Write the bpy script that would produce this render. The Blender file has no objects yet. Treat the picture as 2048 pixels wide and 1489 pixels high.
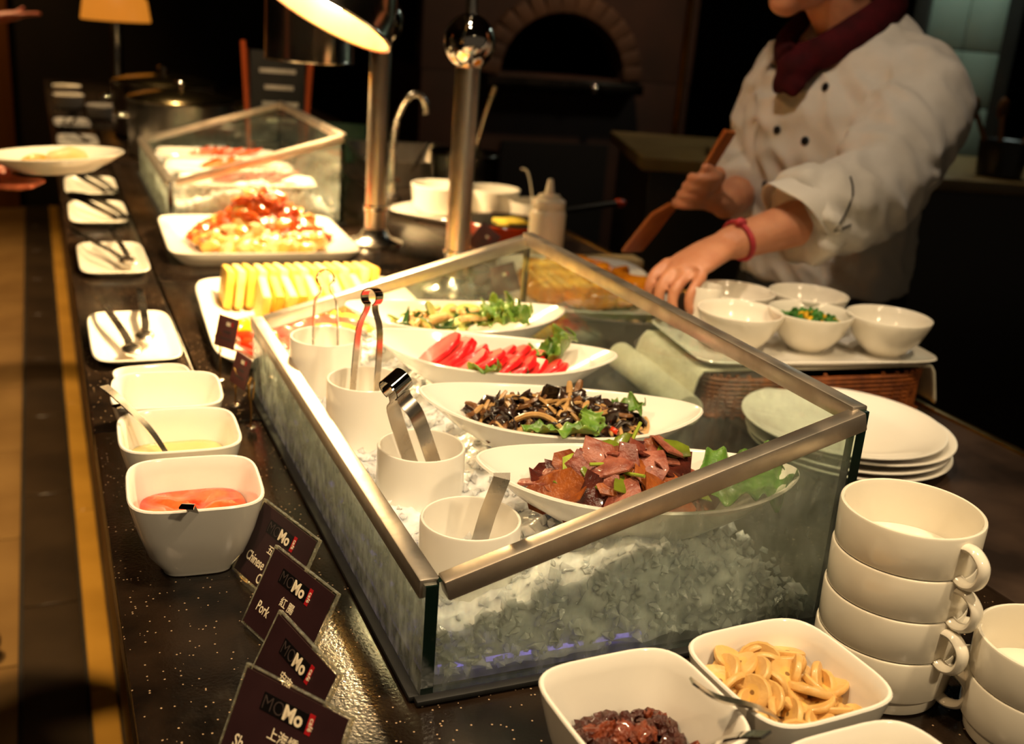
import bpy, bmesh, math, random
from mathutils import Vector, Matrix, Euler, noise
random.seed(11)
sc = bpy.context.scene
COL = sc.collection
R = math.radians
CT = 0.90                      # height of the counter top above the floor

# ------------------------------------------------------------------ camera
cam_data = bpy.data.cameras.new('camera')
cam = bpy.data.objects.new('camera', cam_data)
COL.objects.link(cam)
_right = Vector((0.91952, -0.38599, 0.07408))
_down = Vector((-0.05830, -0.32036, -0.94550))
_fwd = Vector((0.38868, 0.86509, -0.31708))
_m = Matrix((_right, -_down, -_fwd)).transposed().to_4x4()
_m.translation = (0, 0, CT + 0.5)
cam.matrix_world = _m
cam_data.sensor_width = 36.0
cam_data.sensor_fit = 'HORIZONTAL'
cam_data.lens = 2165.8 / 2048 * 36.0
cam_data.clip_start = 0.02
cam_data.dof.use_dof = True
cam_data.dof.focus_distance = 0.88
cam_data.dof.aperture_fstop = 5.8
sc.camera = cam

# ------------------------------------------------------------------ world and exposure
w = bpy.data.worlds.new('dim_room'); sc.world = w
w.use_nodes = True
w.node_tree.nodes['Background'].inputs[0].default_value = (1.0, 0.78, 0.52, 1)
w.node_tree.nodes['Background'].inputs[1].default_value = 0.05
sc.view_settings.view_transform = 'Standard'
sc.view_settings.look = 'None'
sc.view_settings.gamma = 1.0
sc.view_settings.use_curve_mapping = False
sc.view_settings.exposure = 0.35

# ------------------------------------------------------------------ ceiling downlights
def spot(name, loc, target, power, color=(1, .80, .52), size=0.04, angle=70, blend=.6):
    l = bpy.data.lights.new(name, 'SPOT')
    l.energy = power; l.color = color; l.shadow_soft_size = size
    l.spot_size = R(angle); l.spot_blend = blend
    o = bpy.data.objects.new(name, l); COL.objects.link(o)
    o.location = loc
    o.rotation_euler = (Vector(target) - Vector(loc)).to_track_quat('-Z', 'Y').to_euler()
    return o
WARM = (1, .76, .46)
spot('downlight', (0.15, 0.55, 2.75), (0.40, 0.85, CT), 74, WARM, .05, 48, .7)
spot('downlight', (0.95, 0.15, 2.75), (0.70, 0.75, CT), 72, WARM, .05, 46, .7)
spot('downlight', (0.55, 1.55, 2.75), (0.55, 1.35, CT), 18, WARM, .05, 50, .7)
spot('downlight', (0.40, 1.00, 2.75), (1.15, 1.50, CT + .2), 45, (1, .80, .58), .06, 40, .8)
spot('downlight', (0.75, -1.15, 2.75), (0.50, 0.72, CT), 64, WARM, .06, 40, .8)
spot('downlight', (-0.85, 0.55, 2.75), (0.22, 0.95, CT), 55, (1, .66, .34), .06, 42, .8)
spot('downlight', (-0.55, 6.30, 2.75), (-0.45, 7.3, 1.0), 40, (1, .60, .22), .06, 70, .8)
spot('downlight', (0.10, 2.60, 2.75), (0.25, 2.80, CT), 70, (1, .74, .42), .05, 60, .7)
spot('downlight', (0.35, 4.20, 2.75), (0.30, 4.00, CT), 60, (1, .70, .38), .05, 60, .7)
spot('downlight', (-0.55, 2.60, 2.75), (-0.25, 2.9, 0), 260, (1, .68, .30), .06, 60, .8)
spot('downlight', (-0.60, 5.20, 2.75), (-0.4, 5.2, 0), 260, (1, .66, .30), .06, 66, .8)
spot('downlight', (2.00, 3.40, 2.75), (2.0, 4.3, 1.1), 45, (1, .66, .36), .06, 80, .8)
spot('downlight', (2.40, 2.60, 2.75), (2.2, 2.8, CT), 16, (1, .80, .52), .06, 80, .8)

# ------------------------------------------------------------------ helpers
def S(h):
    h = h.lstrip('#'); out = []
    for i in (0, 2, 4):
        c = int(h[i:i+2], 16) / 255
        out.append(c / 12.92 if c <= .04045 else ((c + .055) / 1.055) ** 2.4)
    return tuple(out) + (1,)

MATS = {}
def pmat(name, c1, c2=None, scale=20, rough=.4, metal=0, bump=0, bscale=None, sss=0, coat=0, spec=.5,
         emit=None, estr=0, detail=5, stretch=None, r2=None, lo=.35, hi=.65, aniso=0, trans=0, ior=1.45, sheen=0):
    m = bpy.data.materials.new(name); MATS[name] = m
    m.use_nodes = True
    nt = m.node_tree; b = nt.nodes['Principled BSDF']
    c1 = S(c1) if isinstance(c1, str) else c1
    c2 = c1 if c2 is None else (S(c2) if isinstance(c2, str) else c2)
    tc = nt.nodes.new('ShaderNodeTexCoord'); mp = nt.nodes.new('ShaderNodeMapping')
    nt.links.new(tc.outputs['Object'], mp.inputs[0])
    if stretch: mp.inputs['Scale'].default_value = stretch
    nz = nt.nodes.new('ShaderNodeTexNoise'); nz.inputs['Scale'].default_value = scale
    nz.inputs['Detail'].default_value = detail
    nt.links.new(mp.outputs[0], nz.inputs['Vector'])
    rp = nt.nodes.new('ShaderNodeValToRGB')
    rp.color_ramp.elements[0].position = lo; rp.color_ramp.elements[0].color = c1
    rp.color_ramp.elements[1].position = hi; rp.color_ramp.elements[1].color = c2
    nt.links.new(nz.outputs['Fac'], rp.inputs[0]); nt.links.new(rp.outputs[0], b.inputs['Base Color'])
    b.inputs['Roughness'].default_value = rough
    if r2 is not None:
        mr = nt.nodes.new('ShaderNodeMapRange')
        mr.inputs['From Min'].default_value = lo; mr.inputs['From Max'].default_value = hi
        mr.inputs['To Min'].default_value = rough; mr.inputs['To Max'].default_value = r2
        nt.links.new(nz.outputs['Fac'], mr.inputs[0]); nt.links.new(mr.outputs[0], b.inputs['Roughness'])
    b.inputs['Metallic'].default_value = metal
    b.inputs['Specular IOR Level'].default_value = spec
    b.inputs['IOR'].default_value = ior
    if sss:
        b.inputs['Subsurface Weight'].default_value = sss
        b.inputs['Subsurface Radius'].default_value = (.012, .006, .003)
        b.inputs['Subsurface Scale'].default_value = .6
    if coat: b.inputs['Coat Weight'].default_value = coat; b.inputs['Coat Roughness'].default_value = .06
    if trans: b.inputs['Transmission Weight'].default_value = trans
    if sheen: b.inputs['Sheen Weight'].default_value = sheen
    if emit: b.inputs['Emission Color'].default_value = S(emit) if isinstance(emit, str) else emit; b.inputs['Emission Strength'].default_value = estr
    if bump:
        n2 = nt.nodes.new('ShaderNodeTexNoise'); n2.inputs['Scale'].default_value = bscale or scale
        n2.inputs['Detail'].default_value = detail
        nt.links.new(mp.outputs[0], n2.inputs['Vector'])
        bp = nt.nodes.new('ShaderNodeBump'); bp.inputs['Strength'].default_value = bump; bp.inputs['Distance'].default_value = .004
        nt.links.new(n2.outputs['Fac'], bp.inputs['Height']); nt.links.new(bp.outputs[0], b.inputs['Normal'])
    return m

def schlick(nt, f0=.04):
    lw = nt.nodes.new('ShaderNodeLayerWeight'); lw.inputs[0].default_value = .5
    p = nt.nodes.new('ShaderNodeMath'); p.operation = 'POWER'; p.inputs[1].default_value = 5
    nt.links.new(lw.outputs['Facing'], p.inputs[0])
    q = nt.nodes.new('ShaderNodeMath'); q.operation = 'MULTIPLY_ADD'; q.inputs[1].default_value = 1 - f0; q.inputs[2].default_value = f0
    nt.links.new(p.outputs[0], q.inputs[0])
    return q.outputs[0]

def glass_mat(name, tint, frost=0.0, frost_scale=60, gloss_rough=.02, streak=(1, 1, 1)):
    """clear sheet glass: transmits straight through, reflects by angle, optional patchy condensation"""
    m = bpy.data.materials.new(name); MATS[name] = m; m.use_nodes = True
    nt = m.node_tree; nt.nodes.remove(nt.nodes['Principled BSDF'])
    out = nt.nodes['Material Output']
    tr = nt.nodes.new('ShaderNodeBsdfTransparent'); tr.inputs[0].default_value = tint
    gl = nt.nodes.new('ShaderNodeBsdfGlossy'); gl.inputs['Roughness'].default_value = gloss_rough
    mx = nt.nodes.new('ShaderNodeMixShader')
    nt.links.new(schlick(nt), mx.inputs[0]); nt.links.new(tr.outputs[0], mx.inputs[1]); nt.links.new(gl.outputs[0], mx.inputs[2])
    last = mx.outputs[0]
    if frost:
        tc = nt.nodes.new('ShaderNodeTexCoord'); mp = nt.nodes.new('ShaderNodeMapping'); mp.inputs['Scale'].default_value = streak
        nt.links.new(tc.outputs['Object'], mp.inputs[0])
        nz = nt.nodes.new('ShaderNodeTexNoise'); nz.inputs['Scale'].default_value = frost_scale; nz.inputs['Detail'].default_value = 8
        nt.links.new(mp.outputs[0], nz.inputs['Vector'])
        mr = nt.nodes.new('ShaderNodeMapRange'); mr.inputs['From Min'].default_value = .42; mr.inputs['From Max'].default_value = .72
        mr.inputs['To Min'].default_value = frost * .35; mr.inputs['To Max'].default_value = frost
        nt.links.new(nz.outputs['Fac'], mr.inputs[0])
        df = nt.nodes.new('ShaderNodeBsdfDiffuse'); df.inputs[0].default_value = (.72, .77, .71, 1)
        tl = nt.nodes.new('ShaderNodeBsdfTranslucent'); tl.inputs[0].default_value = (.80, .85, .79, 1)
        m2 = nt.nodes.new('ShaderNodeMixShader'); m2.inputs[0].default_value = .6; nt.links.new(df.outputs[0], m2.inputs[1]); nt.links.new(tl.outputs[0], m2.inputs[2])
        m3 = nt.nodes.new('ShaderNodeMixShader'); nt.links.new(mr.outputs[0], m3.inputs[0]); nt.links.new(last, m3.inputs[1]); nt.links.new(m2.outputs[0], m3.inputs[2])
        last = m3.outputs[0]
    nt.links.new(last, out.inputs[0])
    return m

def granite(name):
    m = bpy.data.materials.new(name); MATS[name] = m; m.use_nodes = True
    nt = m.node_tree; b = nt.nodes['Principled BSDF']
    tc = nt.nodes.new('ShaderNodeTexCoord')
    nz = nt.nodes.new('ShaderNodeTexNoise'); nz.inputs['Scale'].default_value = 14; nz.inputs['Detail'].default_value = 8
    nt.links.new(tc.outputs['Object'], nz.inputs['Vector'])
    rp = nt.nodes.new('ShaderNodeValToRGB')
    rp.color_ramp.elements[0].position = .35; rp.color_ramp.elements[0].color = S('#0d0907')
    rp.color_ramp.elements[1].position = .75; rp.color_ramp.elements[1].color = S('#2b1f15')
    nt.links.new(nz.outputs['Fac'], rp.inputs[0])
    vo = nt.nodes.new('ShaderNodeTexVoronoi'); vo.inputs['Scale'].default_value = 330
    nt.links.new(tc.outputs['Object'], vo.inputs['Vector'])
    # keep only a few of the cells: pale mica flecks
    sep = nt.nodes.new('ShaderNodeSeparateColor'); nt.links.new(vo.outputs['Color'], sep.inputs[0])
    g = nt.nodes.new('ShaderNodeMath'); g.operation = 'GREATER_THAN'; g.inputs[1].default_value = .90; nt.links.new(sep.outputs[0], g.inputs[0])
    l = nt.nodes.new('ShaderNodeMath'); l.operation = 'LESS_THAN'; l.inputs[1].default_value = .26; nt.links.new(vo.outputs['Distance'], l.inputs[0])
    mu = nt.nodes.new('ShaderNodeMath'); mu.operation = 'MULTIPLY'; nt.links.new(g.outputs[0], mu.inputs[0]); nt.links.new(l.outputs[0], mu.inputs[1])
    mc = nt.nodes.new('ShaderNodeMix'); mc.data_type = 'RGBA'; mc.inputs['B'].default_value = S('#a98f72')
    nt.links.new(mu.outputs[0], mc.inputs['Factor']); nt.links.new(rp.outputs[0], mc.inputs['A']); nt.links.new(mc.outputs['Result'], b.inputs['Base Color'])
    n2 = nt.nodes.new('ShaderNodeTexNoise'); n2.inputs['Scale'].default_value = 55; n2.inputs['Detail'].default_value = 4
    nt.links.new(tc.outputs['Object'], n2.inputs['Vector'])
    mr = nt.nodes.new('ShaderNodeMapRange'); mr.inputs['To Min'].default_value = .11; mr.inputs['To Max'].default_value = .30
    nt.links.new(n2.outputs['Fac'], mr.inputs[0]); nt.links.new(mr.outputs[0], b.inputs['Roughness'])
    bp = nt.nodes.new('ShaderNodeBump'); bp.inputs['Strength'].default_value = .12; bp.inputs['Distance'].default_value = .002
    n3 = nt.nodes.new('ShaderNodeTexNoise'); n3.inputs['Scale'].default_value = 320; nt.links.new(tc.outputs['Object'], n3.inputs['Vector'])
    nt.links.new(n3.outputs['Fac'], bp.inputs['Height']); nt.links.new(bp.outputs[0], b.inputs['Normal'])
    return m

def ice_mat(name):
    """cloudy crushed ice: light scatters inside it, wet gloss outside, partly see-through"""
    m = bpy.data.materials.new(name); MATS[name] = m; m.use_nodes = True
    nt = m.node_tree; b = nt.nodes['Principled BSDF']; out = nt.nodes['Material Output']
    tc = nt.nodes.new('ShaderNodeTexCoord')
    n3 = nt.nodes.new('ShaderNodeTexNoise'); n3.inputs['Scale'].default_value = 120; n3.inputs['Detail'].default_value = 3
    nt.links.new(tc.outputs['Object'], n3.inputs['Vector'])
    bp = nt.nodes.new('ShaderNodeBump'); bp.inputs['Strength'].default_value = .45; bp.inputs['Distance'].default_value = .003
    nt.links.new(n3.outputs['Fac'], bp.inputs['Height']); nt.links.new(bp.outputs[0], b.inputs['Normal'])
    b.inputs['Base Color'].default_value = (.90, .93, .94, 1); b.inputs['Roughness'].default_value = .16
    b.inputs['Subsurface Weight'].default_value = .85; b.inputs['Subsurface Radius'].default_value = (.018, .020, .022); b.inputs['Subsurface Scale'].default_value = .8
    b.inputs['IOR'].default_value = 1.31
    tp = nt.nodes.new('ShaderNodeBsdfTransparent'); tp.inputs[0].default_value = (.93, .96, .97, 1)
    n4 = nt.nodes.new('ShaderNodeTexNoise'); n4.inputs['Scale'].default_value = 38; n4.inputs['Detail'].default_value = 5
    nt.links.new(tc.outputs['Object'], n4.inputs['Vector'])
    mr = nt.nodes.new('ShaderNodeMapRange'); mr.inputs['From Min'].default_value = .38; mr.inputs['From Max'].default_value = .68
    mr.inputs['To Min'].default_value = .0; mr.inputs['To Max'].default_value = .40
    nt.links.new(n4.outputs['Fac'], mr.inputs[0])
    c = nt.nodes.new('ShaderNodeMixShader'); nt.links.new(mr.outputs[0], c.inputs[0])
    nt.links.new(b.outputs[0], c.inputs[1]); nt.links.new(tp.outputs[0], c.inputs[2])
    nt.links.new(c.outputs[0], out.inputs[0])
    return m

# ---- mesh builder
class MB:
    def __init__(self): self.v = []; self.f = []; self.mi = []
    def add(self, verts, faces, mi=0, M=None):
        o = len(self.v)
        self.v += [tuple(M @ Vector(p)) if M is not None else tuple(p) for p in verts]
        self.f += [tuple(i + o for i in f) for f in faces]; self.mi += [mi] * len(faces)
        return self
    def mesh(self, name, mats, smooth=True, angle=40):
        me = bpy.data.meshes.new(name); me.from_pydata(self.v, [], self.f)
        for m in (mats if isinstance(mats, (list, tuple)) else [mats]): me.materials.append(MATS[m] if isinstance(m, str) else m)
        me.polygons.foreach_set('material_index', self.mi)
        me.polygons.foreach_set('use_smooth', [smooth] * len(self.f))
        if smooth and angle: me.set_sharp_from_angle(angle=R(angle))
        me.update(); return me
    def build(self, name, mats, parent=None, loc=(0, 0, 0), rot=(0, 0, 0), smooth=True, angle=40):
        return place(name, self.mesh(name, mats, smooth, angle), parent, loc, rot)

def place(name, me, parent=None, loc=(0, 0, 0), rot=(0, 0, 0), scale=None):
    o = bpy.data.objects.new(name, me); COL.objects.link(o)
    o.location = loc; o.rotation_euler = rot
    if scale: o.scale = scale if isinstance(scale, (tuple, list)) else (scale,) * 3
    if parent: o.parent = parent
    return o
def tag(o, label, cat, group=None, kind=None):
    if label: o['label'] = label
    if cat: o['category'] = cat
    if group: o['group'] = group
    if kind: o['kind'] = kind
    return o
def struct(o): o['kind'] = 'structure'; return o
def thing(name, label, cat, loc, rotz=0, group=None):
    o = bpy.data.objects.new(name, None); COL.objects.link(o); o.empty_display_size = .02
    o.location = loc; o.rotation_euler = (0, 0, rotz)
    return tag(o, label, cat, group)
def copy_tree(o, parent=None):
    c = o.copy(); COL.objects.link(c)
    if parent: c.parent = parent
    for ch in list(o.children): copy_tree(ch, c)
    return c

def rings_faces(n, k, closed=True, cap0=False, cap1=False, off=0):
    f = []
    for j in range(k - 1):
        for i in range(n if closed else n - 1):
            i2 = (i + 1) % n
            f.append((j*n+i, j*n+i2, (j+1)*n+i2, (j+1)*n+i))
    if cap0: f.append(tuple(reversed(range(n))))
    if cap1: f.append(tuple((k-1)*n + i for i in range(n)))
    return f
def lathe(prof, n=40):
    """prof: list of (r, z) from bottom outside round to inside; caps at both ends"""
    v = []
    for r, z in prof:
        for i in range(n):
            a = 2*math.pi*i/n; v.append((r*math.cos(a), r*math.sin(a), z))
    return v, rings_faces(n, len(prof), True, True, True)
def sring(a, b, e, z, n=44, cx=0, cy=0, wob=0):
    out = []
    for i in range(n):
        t = 2*math.pi*i/n; c, s = math.cos(t), math.sin(t)
        x = a*math.copysign(abs(c)**(2/e), c); y = b*math.copysign(abs(s)**(2/e), s)
        out.append((cx+x, cy+y, z + wob*math.cos(4*t)))
    return out
def loft(rings, cap0=True, cap1=True):
    n = len(rings[0]); v = [p for r in rings for p in r]
    return v, rings_faces(n, len(rings), True, cap0, cap1)
def frames(pts):
    pts = [Vector(p) for p in pts]; T = []
    for i in range(len(pts)):
        a = pts[max(0, i-1)]; b = pts[min(len(pts)-1, i+1)]; T.append((b-a).normalized())
    up = Vector((0, 0, 1)) if abs(T[0].z) < .9 else Vector((0, 1, 0))
    N = [(up - T[0]*up.dot(T[0])).normalized()]
    for i in range(1, len(pts)):
        n = N[-1] - T[i]*N[-1].dot(T[i]); N.append(n.normalized())
    return pts, T, N
def tube(pts, r, n=10, ry=None, cap=True, up=None):
    pts, T, N = frames(pts)
    rr = r if isinstance(r, (list, tuple)) else [r]*len(pts)
    r2 = rr if ry is None else (ry if isinstance(ry, (list, tuple)) else [ry]*len(pts))
    rings = []
    for p, t, nn, a, b in zip(pts, T, N, rr, r2):
        if up is not None:
            u = Vector(up); nn = (u - t*u.dot(t)).normalized()
        bn = t.cross(nn)
        rings.append([tuple(p + bn*(a*math.cos(2*math.pi*i/n)) + nn*(b*math.sin(2*math.pi*i/n))) for i in range(n)])
    return loft(rings, cap, cap)
def ribbon(pts, w, th, up):
    """flat strip swept along pts; its width lies along up"""
    pts, T, N = frames(pts)
    ww = w if isinstance(w, (list, tuple)) else [w]*len(pts)
    rings = []
    for p, t, a in zip(pts, T, ww):
        u = Vector(up); u = (u - t*u.dot(t)).normalized(); s = t.cross(u)
        c = [(-a/2, -th/2), (a/2, -th/2), (a/2, th/2), (-a/2, th/2)]
        rings.append([tuple(p + u*x + s*y) for x, y in c])
    return loft(rings)
def spline(pts, k=6):
    P = [Vector(p) for p in pts]; out = []
    for i in range(len(P)-1):
        p0 = P[max(0, i-1)]; p1 = P[i]; p2 = P[i+1]; p3 = P[min(len(P)-1, i+2)]
        for j in range(k):
            t = j/k
            out.append(.5*((2*p1)+(p2-p0)*t+(2*p0-5*p1+4*p2-p3)*t*t+(3*p1-p0-3*p2+p3)*t*t*t))
    out.append(P[-1]); return out
_rb = {}
def rbox(sx, sy, sz, bev=.002, seg=2):
    """rounded box centred in x,y, base at z=0"""
    bm = bmesh.new(); bmesh.ops.create_cube(bm, size=1)
    for v in bm.verts: v.co = Vector((v.co.x*sx, v.co.y*sy, (v.co.z+.5)*sz))
    if bev: bmesh.ops.bevel(bm, geom=list(bm.edges), offset=min(bev, .45*min(sx, sy, sz)), segments=seg, affect='EDGES', profile=.5)
    bm.verts.index_update()
    v = [tuple(x.co) for x in bm.verts]; f = [tuple(x.index for x in p.verts) for p in bm.faces]
    bm.free(); return v, f
def T3(x, y, z): return Matrix.Translation((x, y, z))
def RX(a): return Matrix.Rotation(a, 4, 'X')
def RY(a): return Matrix.Rotation(a, 4, 'Y')
def RZ(a): return Matrix.Rotation(a, 4, 'Z')
def uvs(n=16, k=9, rx=1, ry=1, rz=1):
    v = []
    for j in range(1, k):
        p = math.pi*j/k
        for i in range(n):
            a = 2*math.pi*i/n; v.append((rx*math.sin(p)*math.cos(a), ry*math.sin(p)*math.sin(a), rz*-math.cos(p)))
    f = rings_faces(n, k-1)
    b = len(v); v += [(0, 0, -rz), (0, 0, rz)]
    for i in range(n):
        f.append((b, (i+1) % n, i)); f.append((b+1, (k-2)*n+i, (k-2)*n+(i+1) % n))
    return v, f
def slab(n=7, rx=.018, ry=.013, th=.003, jit=.18, bend=0, bev=.85, seed=0):
    rnd = random.Random(seed); a0 = rnd.random()*6
    pol = []
    for i in range(n):
        a = a0 + 2*math.pi*(i + rnd.uniform(-.25, .25))/n; k = 1 + rnd.uniform(-jit, jit)
        pol.append((rx*k*math.cos(a), ry*k*math.sin(a)))
    rings = []
    for s, z in ((bev, 0), (1, th*.3), (1, th*.7), (bev, th)):
        rings.append([(x*s, y*s, z + bend*(x*s)**2/rx) for x, y in pol])
    v, f = loft(rings, False, False)
    c0 = len(v); v += [(0, 0, 0), (0, 0, th)]
    for i in range(n):
        f.append((c0, (i+1) % n, i)); f.append((c0+1, 3*n+i, 3*n+(i+1) % n))
    return v, f
def lump(r, amp=.2, n=10, k=7, sx=1, sy=1, sz=1, seed=0, fr=2.0):
    v, f = uvs(n, k)
    o = Vector((seed*3.1, seed*1.7, seed*.9)); out = []
    for p in v:
        p = Vector(p); d = 1 + amp*noise.noise(p*fr + o)*1.6
        out.append((p.x*r*sx*d, p.y*r*sy*d, p.z*r*sz*d))
    return out, f
def solid_grid(G, th):
    """G[j][i] points -> thin closed sheet of thickness th"""
    k = len(G); n = len(G[0]); nor = []
    for j in range(k):
        for i in range(n):
            a = Vector(G[j][min(i+1, n-1)]) - Vector(G[j][max(i-1, 0)]); b = Vector(G[min(j+1, k-1)][i]) - Vector(G[max(j-1, 0)][i])
            c = a.cross(b); nor.append(c.normalized() if c.length > 1e-12 else Vector((0, 0, 1)))
    top = [Vector(p) for r in G for p in r]
    bot = [p - q*th for p, q in zip(top, nor)]
    v = [tuple(p) for p in top + bot]; o = k*n; f = []
    for j in range(k-1):
        for i in range(n-1):
            a, b, c, d = j*n+i, j*n+i+1, (j+1)*n+i+1, (j+1)*n+i
            f.append((a, b, c, d)); f.append((o+d, o+c, o+b, o+a))
    per = [i for i in range(n)] + [j*n+n-1 for j in range(1, k)] + [(k-1)*n+i for i in range(n-2, -1, -1)] + [j*n for j in range(k-2, 0, -1)]
    for q in range(len(per)):
        a, b = per[q], per[(q+1) % len(per)]; f.append((b, a, o+a, o+b))
    return v, f
def text_mesh(body, size, off=0.0, ext=.00012, shear=0, align='LEFT', sx=1.0):
    """lettering as a mesh in the local xz plane, facing -y"""
    cu = bpy.data.curves.new('lettering', 'FONT'); cu.body = body; cu.size = size; cu.offset = off; cu.extrude = ext; cu.shear = shear; cu.align_x = align
    cu.resolution_u = 3
    o = bpy.data.objects.new('lettering', cu); COL.objects.link(o)
    dg = bpy.context.evaluated_depsgraph_get(); dg.update()
    me = bpy.data.meshes.new_from_object(o.evaluated_get(dg))
    bpy.data.objects.remove(o); bpy.data.curves.remove(cu)
    for v in me.vertices: x, y, z = v.co; v.co = (x*sx, -z, y)
    me.materials.clear()
    return me
def remeshed(mb, name, mats, voxel, smooth=4, deform=None):
    """fuse overlapping closed pieces into one continuous surface"""
    me = mb.mesh(name + '_src', mats, True, 0)
    o = bpy.data.objects.new('fuse', me); COL.objects.link(o)
    r = o.modifiers.new('r', 'REMESH'); r.mode = 'VOXEL'; r.voxel_size = voxel
    if smooth:
        s = o.modifiers.new('s', 'SMOOTH'); s.factor = .5; s.iterations = smooth
    dg = bpy.context.evaluated_depsgraph_get(); dg.update()
    out = bpy.data.meshes.new_from_object(o.evaluated_get(dg))
    bpy.data.objects.remove(o); bpy.data.meshes.remove(me)
    out.name = name
    if deform:
        nn = [v.normal.copy() for v in out.vertices]
        for v, n in zip(out.vertices, nn): v.co = deform(v.co, n)
    out.polygons.foreach_set('use_smooth', [True]*len(out.polygons)); out.update()
    return out

# ------------------------------------------------------------------ materials
pmat('porcelain', '#e9e4da', '#e4ded2', 6, rough=.14, coat=.25)
pmat('porcelain_warm', '#e6dfcf', '#ded5c2', 6, rough=.13, coat=.3)
granite('granite')
pmat('granite_brown', '#1d1510', '#34251a', 9, rough=.32, r2=.46, bump=.05, bscale=200)
pmat('steel', '#c9c2b8', '#a89f94', 30, rough=.28, metal=1, r2=.34, stretch=(1, 1, .08))
pmat('steel_rail', '#d2c8ba', '#b8aa9a', 24, rough=.36, metal=1, r2=.50, bump=.05, bscale=120)
pmat('chrome', '#d8d4cc', '#cfc9c0', 10, rough=.045, metal=1)
pmat('chrome_worn', '#dcd4c8', '#bdb2a4', 18, rough=.18, metal=1, r2=.32)
pmat('black_rubber', '#0b0b0b', '#161514', 40, rough=.6)
pmat('black_tray', '#0c0d0d', '#15171a', 20, rough=.35)
glass_mat('glass_clear', (.93, .97, .94, 1))
glass_mat('glass_green', (.84, .91, .86, 1), frost=.10, frost_scale=70)
glass_mat('glass_wet', (.93, .96, .93, 1), frost=.34, frost_scale=85, streak=(1, 1, .38))
glass_mat('glass_fog', (.88, .93, .88, 1), frost=.74, frost_scale=80, streak=(1, 1, .6))
glass_mat('acrylic', (.97, .96, .93, 1))
pmat('glass_edge', '#07130f', '#0d211a', 12, rough=.12, coat=.4)
ice_mat('ice')
pmat('card', '#291719', '#2f1b1d', 30, rough=.35)
pmat('card_black', '#0a0808', '#0d0a0a', 30, rough=.35)
pmat('ink_cream', '#e6d9bd', '#e0d2b4', 40, rough=.5)
pmat('ink_dim', '#3a302e', '#362c2a', 40, rough=.5)
pmat('ink_red', '#a8141b', '#99131a', 40, rough=.45)
pmat('brass_edge', '#c69a50', '#a87c3c', 30, rough=.25, metal=1)
# ================================================================== THE SETTING
pmat('floor_beige', '#8a6a3e', '#745630', 3, rough=.35, bump=.03)
pmat('floor_dark', '#3a2d20', '#2c2219', 4, rough=.30, bump=.03)
pmat('floor_gold', '#c08f3c', '#a87b30', 5, rough=.30)
pmat('grout', '#241a11', '#1d150d', 30, rough=.8)
pmat('wall_dark', '#17100b', '#221710', 2.2, rough=.6, bump=.05)
pmat('ceiling_dark', '#1a1511', '#211a14', 3, rough=.8)
pmat('cabinet_dark', '#15100c', '#1f1711', 5, rough=.35, stretch=(1, 1, .15))
fl = struct(MB().add(*rbox(9, 9.6, .1, 0), M=T3(1.2, 3.0, -.104)).build('floor', 'grout', smooth=False))
def tile_run(x0, x1, y0, y1, ln, mat, top=0.0, gap=.004):
    y = y0; mesh_cache = {}
    while y < y1 - .01:
        b = min(ln, y1 - y)
        key = round(b, 4)
        if key not in mesh_cache:
            mesh_cache[key] = MB().add(*rbox(x1-x0-gap, b-gap, .010, .0015, 1)).mesh('floor_tile', mat)
        place('floor_tile', mesh_cache[key], fl, ((x0+x1)/2, y+b/2, top-.010))
        y += b
tile_run(.028, .082, 1.2, 7.4, .86, 'floor_gold', .004)
tile_run(-.10, .024, 1.2, 7.4, .62, 'floor_dark')
for k in range(5): tile_run(-.105-.6*(k+1), -.105-.6*k, 1.0, 7.4, .6, 'floor_beige')
for k in range(6): tile_run(1.25+.6*k, 1.85+.6*k, 0.4, 5.2, .6, 'floor_dark')
struct(MB().add(*rbox(9, .1, 3.0, 0), M=T3(1.2, 7.5, 0)).build('wall_back', 'wall_dark', smooth=False))
struct(MB().add(*rbox(.1, 9.6, 3.0, 0), M=T3(-3.3, 3.0, 0)).build('wall_left', 'wall_dark', smooth=False))
struct(MB().add(*rbox(.1, 9.6, 3.0, 0), M=T3(5.7, 3.0, 0)).build('wall_right', 'wall_dark', smooth=False))
struct(MB().add(*rbox(9, 9.6, .1, 0), M=T3(1.2, 3.0, 2.9)).build('ceiling', 'ceiling_dark', smooth=False))

pmat('wood_panel', '#8a5420', '#6c3e14', 6, rough=.45, stretch=(1, 1, .12))
struct(MB().add(*rbox(.85, .06, 2.6, .005), M=T3(-.56, 7.38, 0)).build('trim_1', 'wood_panel'))
pmat('panel_wood', '#6a4420', '#523216', 6, rough=.4, stretch=(1, 1, .12))
# ---- the buffet counter: cabinet body with stone slabs on top
ct = thing('buffet_counter', 'long buffet counter with dark speckled stone top', 'counter', (.6, 2.4, 0))
def cpart(name, x0, x1, y0, y1, z0, z1, mat, bev=.002, par=None):
    return MB().add(*rbox(x1-x0, y1-y0, z1-z0, bev), M=T3((x0+x1)/2-.6, (y0+y1)/2-2.4, z0)).build(name, mat, par or ct)
cpart('cabinet_body', .090, 1.13, -.2, 6.0, .06, CT-.042, 'cabinet_dark')
cpart('plinth', .14, 1.08, -.2, 6.0, 0, .06, 'black_tray')
for k in range(7): cpart('cabinet_panel', .080, .090, -.18+.88*k, .68+.88*k, .09, CT-.06, 'panel_wood')
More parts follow.
